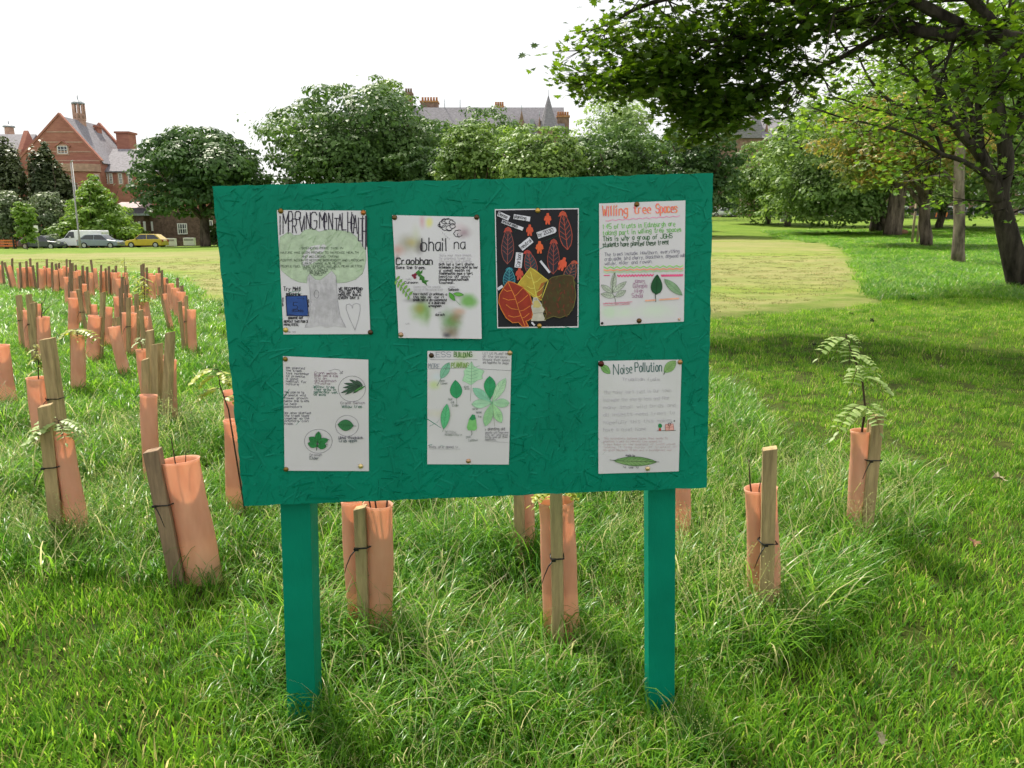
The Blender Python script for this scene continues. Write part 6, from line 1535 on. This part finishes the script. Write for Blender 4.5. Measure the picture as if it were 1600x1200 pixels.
def pinnate(par, p0, d, L, m, pairs=6, seed=0, droop=.5):
    """rowan like leaf: midrib with paired leaflets"""
    r = random.Random(seed); d = Vector(d).normalized(); side = d.cross(Vector((0, 0, 1))).normalized()
    V, F, RN = [], [], []
    rib = [Vector(p0) + d * (L * t) + Vector((0, 0, -droop * L * t * t)) for t in [i / 8 for i in range(9)]]
    def leaflet(c, dr, ln, wd):
        o = len(V); dr = dr.normalized(); sd = dr.cross(Vector((0, 0, 1))).normalized(); up = Vector((0, 0, .10 * ln))
        for p in (c, c + dr * ln * .35 + sd * wd, c + dr * ln * .75 + sd * wd * .7, c + dr * ln - up * 1.2, c + dr * ln * .75 - sd * wd * .7, c + dr * ln * .35 - sd * wd): V.append(tuple(p + up * .0))
        V.append(tuple(c + dr * ln * .5 + up))
        for a in range(6): F.append((o + 6, o + a, o + (a + 1) % 6))
        RN.extend([r.random()] * 7)
    for k in range(pairs):
        t = .22 + .72 * k / pairs; c = rib[int(t * 8)].lerp(rib[min(8, int(t * 8) + 1)], t * 8 - int(t * 8)); ll = L * .36 * (1 - .35 * abs(t - .55))
        for s in (-1, 1): leaflet(c, side * s + d * .45 + Vector((0, 0, r.uniform(-.5, -.1))), ll, ll * .32)
    leaflet(rib[8], d + Vector((0, 0, -droop)), L * .24, L * .05)
    me = fast_mesh('leaf', np.array(V), np.array([i for f in F for i in f]), [3] * len(F), np.array(RN))
    o = link('leaf', me, m, par)
    mb = MB(); mb.tube(rib, [.0022 - .0016 * i / 8 for i in range(9)], 4); mb.build('midrib', M_TWIG, o)
    return o

def sapling(label, pts, leaves, m, rad=.006, twigs=(), cat='sapling'):
    """pts: stem as world points; leaves: (t along the stem, azimuth, length)"""
    base = Vector(pts[0]); base.z = G(base.x, base.y); t = thing('sapling', label, cat, base)
    P = [base] + [Vector(p) for p in pts[1:]]; n = len(P)
    mb = MB(); mb.tube([p - base for p in P], [rad * (1 - .7 * i / (n - 1)) for i in range(n)], 6); mb.build('stem', M_TWIG, t)
    for tw in twigs:
        mb = MB(); mb.tube([Vector(p) - base for p in tw], [rad * .6, rad * .45, rad * .2][:len(tw)] if len(tw) <= 3 else rad * .4, 5); mb.build('twig', M_TWIG, t)
    for k, (s, az, L) in enumerate(leaves):
        f = s * (n - 1); i = min(n - 2, int(f)); p = P[i].lerp(P[i + 1], f - i) - base
        pinnate(t, p, (math.sin(az), -math.cos(az) * .8, .35), L * (1 if 'rowan' in label else .72), m, 6, int(abs(p.x) * 1e4) + k, .95)
    return t

# ---- near guards, each with its own description
g1 = guard('upright tree guard with a tall clean stake in front, right of the board', (1190, 762), (1195, 985), 49, (1203, 700), (1196, 985), 21, 842)
g2 = guard('tree guard farthest right, holding the leafy rowan sapling', (1347, 672), (1343, 830), 33, (1369, 650), (1351, 832), 18, 720)
g3 = guard('tree guard with a stake down its middle, beneath the centre of the board', (867, 782), (882, 1000), 55, (868, 700), (872, 985), 19, 866)
g4 = guard('tree guard right of the left post, stake on its left side', (590, 787), (588, 985), 46, (563, 792), (570, 985), 19, 858)
guard('small tree guard half hidden under the board edge behind the left stake', (548, 782), (556, 850), 20, None)
guard('short looking tree guard under the board, left of the centred stake', (816, 699), (822, 868), 30, (809, 690), (813, 865), 15, None)
guard('tree guard just right of the right post', (1063, 680), (1065, 845), 30, None)
g5 = guard('large tilted tree guard leaning on a slanted stake, left of the board', (281, 718), (316, 900), 57, (238, 703), (281, 915), 22, 792, weather=True)
g6 = guard('tree guard with pale leaves on top behind its own left hand stake', (97, 678), (121, 815), 29, (71, 633), (88, 815), 17, 731)
g7 = guard('leftmost of the near tree guards, tilted, with stake on its right', (60, 590), (72, 690), 31, (74, 529), (92, 660), 16, 624)
g8 = guard('narrow tree guard in front of the cluster of three bare stakes', (232, 617), (232, 705), 24, (227, 561), (228, 640), 10, None, behind=True)
g9 = guard('tree guard behind the cluster of bare stakes, nearest to the board', (252, 556), (254, 625), 25, (246, 537), (247, 650), 12, 628)
guard('tree guard with the rightmost stake of the bare cluster', (266, 562), (262, 640), 18, (266, 519), (261, 640), 11, None)
guard('tree guard topped by small white leaves left of the bare stakes', (222, 546), (226, 585), 17, (234, 516), (236, 585), 11, None)
guard('tree guard partly hidden behind the left edge of the board', (364, 657), (370, 825), 30, None)
guard('small tree guard peeping out at the left edge of the board', (360, 610), (362, 660), 20, None)
g10 = guard('dark sided tree guard with a fern like sapling leaf fan above', (121, 524), (122, 612), 19, (117, 514), (118, 600), 10, None, behind=True)
guard('tree guard cut off by the left edge of the photo', (0, 539), (8, 606), 22, None)
guard('tree guard tilted to the right, alone in the grass left of centre', (178, 510), (197, 580), 16, (181, 496), (192, 580), 8, None, behind=True)
guard('tree guard leaning left beside the rightward tilted one', (149, 494), (141, 568), 18, (161, 457), (157, 560), 6, None, behind=True)
g11 = guard('tree guard with a bare forked sapling growing above it', (65, 495), (67, 545), 20, (52, 473), (54, 530), 8, None)
guard('leftmost guard of the staked trio beside the bare forked sapling', (32, 481), (35, 528), 11, (29, 461), (37, 525), 6, 500)
guard('middle guard of the staked trio beside the bare forked sapling', (43, 485), (44, 530), 12, (45, 460), (50, 525), 6, 506)
guard('guard just behind the bare forked sapling', (58, 475), (59, 520), 9, (49, 471), (52, 525), 6, None)
guard('tree guard with centred stake and black tie in the second row', (202, 489), (202, 545), 19, (201, 465), (201, 540), 5, 510)
guard('tree guard behind the centred stake guard, no stake showing', (211, 478), (219, 530), 14, (213, 459), (215, 520), 5, None)
guard('tree guard leaning right with a short broad stake', (224, 495), (230, 560), 13, (220, 484), (226, 550), 6, None)
guard('tallest looking guard of the second row, bending right', (225, 472), (233, 520), 13, (214, 467), (226, 510), 5, None)
guard('rightmost tree guard of the second row, stake tied on its front', (287, 479), (291, 538), 13, (291, 462), (293, 540), 5, 502)
guard('guard beside the rightmost one of the second row', (299, 484), (300, 540), 12, (281, 471), (285, 520), 5, None)
guard('long tree guard slanting steeply to the right near the field edge', (256, 459), (266, 503), 8, (249, 447), (261, 500), 3.6, None)
guard('tree guard with a crossing slanted stake, left middle of the planting', (114, 466), (113, 512), 14, (122, 452), (134, 512), 5, 488)
guard('small guard to the right of the crossing slanted stake', (146, 476), (149, 505), 10, (135, 455), (142, 500), 5, None)
guard('coral coloured guard beside a thin upright stake, second row', (169, 480), (166, 525), 11, (162, 457), (160, 530), 4, 497)
# ---- the far rows: nothing tells these apart
FAR = [(1, 414, 3, 408, 3), (14, 417, 7, 410, 9), (17, 415, 19, 404, 0), (30, 419, 31, 410, 2), (38, 418, 41, 408, 1), (47, 418, 51, 415, 6), (45, 417, 47, 404, 1), (64, 420, 58, 410, 1), (71, 416, 73, 405, 1), (77, 419, 81, 410, 1), (86, 422, 81, 414, 1),
       (95, 420, 87, 412, 4), (101, 416, 104, 405, 1), (109, 418, 109, 406, 1), (117, 424, 113, 411, 0), (122, 422, 118, 414, 2), (132, 423, 129, 415, 1), (141, 426, 136, 417, 2), (147, 419, 142, 406, 4), (105, 433, 109, 426, 1), (159, 424, 158, 414, 0),
       (167, 423, 165, 419, 1), (172, 425, 170, 416, 1), (179, 426, 176, 421, 1), (117, 456, 109, 440, 1), (129, 444, 125, 431, 1), (186, 436, 191, 433, 0), (195, 426, 196, 416, 3), (224, 425, 221, 414, 0), (235, 427, 229, 418, 1), (238, 430, 224, 412, 0),
       (247, 427, 248, 418, 3), (256, 434, 253, 422, 1), (266, 443, 261, 435, 2), (275, 450, 277, 434, 3), (283, 456, 284, 446, 3), (185, 464, 189, 450, 1), (199, 459, 197, 445, 0), (91, 418, 92, 411, 1), (184, 425, 181, 415, 0)]
ONES = ['', 'first', 'second', 'third', 'fourth', 'fifth', 'sixth', 'seventh', 'eighth', 'ninth', 'tenth', 'eleventh', 'twelfth', 'thirteenth', 'fourteenth', 'fifteenth', 'sixteenth', 'seventeenth', 'eighteenth', 'nineteenth']
def ordinal(k): return ONES[k] if k < 20 else ({20: 'twentieth', 30: 'thirtieth', 40: 'fortieth'}[k] if k % 10 == 0 else {2: 'twenty ', 3: 'thirty ', 4: 'forty '}[k // 10] + ONES[k % 10])
FAR.sort(key=lambda q_: q_[2] + q_[3] * 1e-3)
for k, (tx, ty, sx, sy, ln) in enumerate(FAR):
    w = 6.4 + (ty - 414) * .16
    dd = .364 * ((ty - 350) * 1.57)
    guard('small far tree guard whose stake is %s from left in rear rows' % ordinal(k + 1), (tx, ty), (tx + ln, ty + dd * .75), w, (sx, sy), (sx + ln + R_.uniform(-.5, 1), sy + dd * .95), 2.1 + (ty - 414) * .05, None, near=False, group='tree guards in the far rows', behind=R_.random() < .3, weather=True)

# ---- saplings
b = g2[2]; tp = g2[1]
sapling('rowan sapling with drooping feathery leaves in the farthest right guard', [b, tp, PX(1352, 640, tp.y), PX(1348, 600, tp.y), PX(1337, 565, tp.y - .02), PX(1325, 535, tp.y - .03), PX(1321, 522, tp.y - .03)],
        [(.34, .1, .16), (.33, -1.1, .2), (.36, -1.0, .19), (.37, .9, .12), (.55, 1.4, .17), (.61, -.5, .15), (.64, .2, .12), (.72, .7, .13), (.80, -.3, .15), (.88, -.8, .12), (.93, -1.3, .16), (.98, .6, .08)], M_RLEAF, .007)
b = g1[2]; tp = g1[1]
sapling('two bare brown twigs standing in the guard right of the board', [b, PX(1178, 800, tp.y), PX(1172, 755, tp.y), PX(1170, 718, tp.y)], [], M_RLEAF, .006, [[PX(1190, 800, tp.y), PX(1186, 765, tp.y), PX(1193, 730, tp.y + .02)]])
b = g3[2]; tp = g3[1]
sapling('yellow green leaves sprouting from the guard under the board centre', [b, tp, tp + Vector((.01, 0, .06))], [(.92, -1.5, .15), (.95, -1.0, .14), (.9, 1.4, .13), (.97, .9, .12), (1.0, -.3, .12), (.88, 2.6, .12)], M_YLEAF, .006)
b = g4[2]; tp = g4[1]
sapling('dark bare stems in the guard right of the left post', [b, tp + Vector((.03, 0, -.05)), tp + Vector((.05, 0, .12))], [], M_RLEAF, .007, [[tp + Vector((-.02, 0, -.1)), tp + Vector((-.03, 0, 0)), tp + Vector((-.05, 0, .1))], [tp + Vector((.0, 0, -.1)), tp + Vector((-.01, 0, .02)), tp + Vector((-.02, 0, .12))]])
b = g5[2]; tp = g5[1]
sapling('thin bare twigs rising from the large tilted guard', [b, tp + Vector((-.02, 0, -.05)), tp + Vector((-.03, 0, .1)), PX(262, 680, tp.y)], [], M_RLEAF, .004, [[tp + Vector((.02, 0, -.05)), tp + Vector((.03, 0, .03)), tp + Vector((.06, 0, .05))]])
b = g6[2]; tp = g6[1]
sapling('pale compound leaves spilling over the guard at left', [b, tp, PX(90, 655, tp.y)], [(.7, -1.4, .26), (.75, -1.0, .22), (.7, 1.3, .2), (.85, .6, .18), (.9, -.5, .2), (.95, 1.6, .18), (1, -1.7, .2)], M_RLEAF, .006)
b = g7[2]; tp = g7[1]
sapling('spindly sapling with tiny yellow leaves at left', [b, tp, PX(60, 560, tp.y), PX(54, 535, tp.y)], [(.45, -1, .10), (.55, 1, .10), (.65, -1.2, .10), (.75, .8, .10), (.85, -.8, .09), (.95, .6, .09), (.6, 2.5, .1), (.8, -2.5, .1)], M_YLEAF, .005)
b = g10[2]; tp = g10[1]
sapling('fan of yellow green fern like leaves on the dark sided guard', [b, tp, tp + Vector((0, 0, .06))], [(.9, -1.5, .26), (.95, 1.5, .30), (.92, -1.1, .22), (.97, 1.1, .24), (.9, .4, .2), (.95, 2.2, .2)], M_YLEAF, .006)
b = g11[2]; tp = g11[1]
sapling('bare forked sapling above the guard at left', [b, tp, PX(66, 482, tp.y), PX(63, 465, tp.y)], [(.9, 1, .07)], M_YLEAF, .008, [[PX(67, 490, tp.y), PX(74, 482, tp.y), PX(82, 475, tp.y)], [PX(65, 476, tp.y), PX(69, 470, tp.y), PX(73, 459, tp.y)]])
q = PZ(222, 546, .6); sapling('small white green leaves on a guard left of the bare stakes', [(q.x, q.y, 0), q, q + Vector((0, 0, .1))], [(.8, -1.2, .12), (.9, .8, .12), (1, -.4, .1), (.95, 1.5, .1)], M_RLEAF, .005)
for (x, yt, yb, lab) in ((216, 425, 475, 'bushy yellow green sapling in the far rows, left one'), (226, 430, 478, 'bushy yellow green sapling in the far rows, right one'), (195, 402, 440, 'tall thin sapling standing above the far rows')):
    q = PZ(x, yb - 6, .6); tp = PX(x - 1, yt, q.y); n = 16 if yt > 410 else 8
    sapling(lab, [(q.x, q.y, 0), q, q.lerp(tp, .5), tp], [(.35 + .62 * k / n, k * 2.4, .17) for k in range(n)], M_YLEAF, .008)
q = PX(355, 580, 3.9); sapling('pale leaved sapling peeping out left of the board edge', [(q.x + .05, q.y, 0), PX(357, 640, 3.9), PX(343, 600, 3.9), PX(341, 578, 3.9)], [(.5, 1.2, .18), (.6, -1.2, .2), (.75, 1.4, .18), (.85, -1, .16), (.95, .8, .16), (1, -1.5, .22)], M_YLEAF, .005)
# ---- small things lying on the lawn
M_DEAD = mat('dead_leaf_brown', (.22, .12, .06), .8, .3, 30); M_PALELEAF = mat('dead_leaf_pale', (.40, .36, .22), .7, .2, 30); M_CLOD = mat('dark_clod', (.03, .028, .02), .95, .3, 30)
def litter(label, px, py, size, m, name='fallen_leaf', cat='leaf', lift=.05):
    p = PG(px, py); a = R_.random() * 6.28
    vs = [(x * size, y * size, (abs(x) * .35 + .22 * math.sin(5 * y)) * size) for x, _, y in [(v[0], 0, v[1] - .45) for v in SYC_V]]
    c, s = math.cos(a), math.sin(a); vs = [(x * c - y * s, x * s + y * c, z) for x, y, z in vs]
    vs2 = [(x, y, z - .0015) for x, y, z in vs]; n = len(vs)
    me = bpy.data.meshes.new(name); me.from_pydata(vs + vs2, [], SYC_F + [tuple(i + n for i in f[::-1]) for f in SYC_F]); o = link(name, me, m)
    o.location = p + Vector((0, 0, lift)); o.rotation_euler = (.5, R_.uniform(-.2, .2), 0); tag(o, label, cat); return o
litter('large pale dried maple leaf lying on the lawn at the right edge', 1558, 757, .13, M_PALELEAF)
litter('pale yellow leaf on the lawn right of the board', 1176, 684, .09, mat('yellow_leaf', (.62, .52, .14), .7, .2, 20))
litter('curled brown leaf in the grass at lower right', 1520, 868, .08, M_DEAD, lift=.07)
litter('small beige scrap leaf in the bottom right grass', 1373, 1178, .045, M_PALELEAF, lift=.06)
litter('white leaf scrap on the lawn above the rowan sapling, right', 1471, 580, .08, M_PALELEAF)
litter('pale leaf among the long grass under the board', 641, 893, .05, mat('whitish_leaf', (.5, .48, .42), .7, .1, 20), lift=.1)
litter('dark leaf beside the foot of the rowan guard', 1315, 752, .09, M_CLOD)
for lab, x, y, s in (('dark leaf clump on the lawn left of the rowan tip', 1192, 596, .09), ('dark leaf clump on the lawn just above the rowan tip', 1330, 492, .15), ('small black leaf clump right above the rowan tip', 1362, 503, .13), ('dark leaf scrap left of the rowan leaves', 1272, 542, .12), ('dark scrap in the grass near the slim trunk', 1428, 470, .18)):
    litter(lab, x, y, s * .75, M_CLOD, lift=.03)
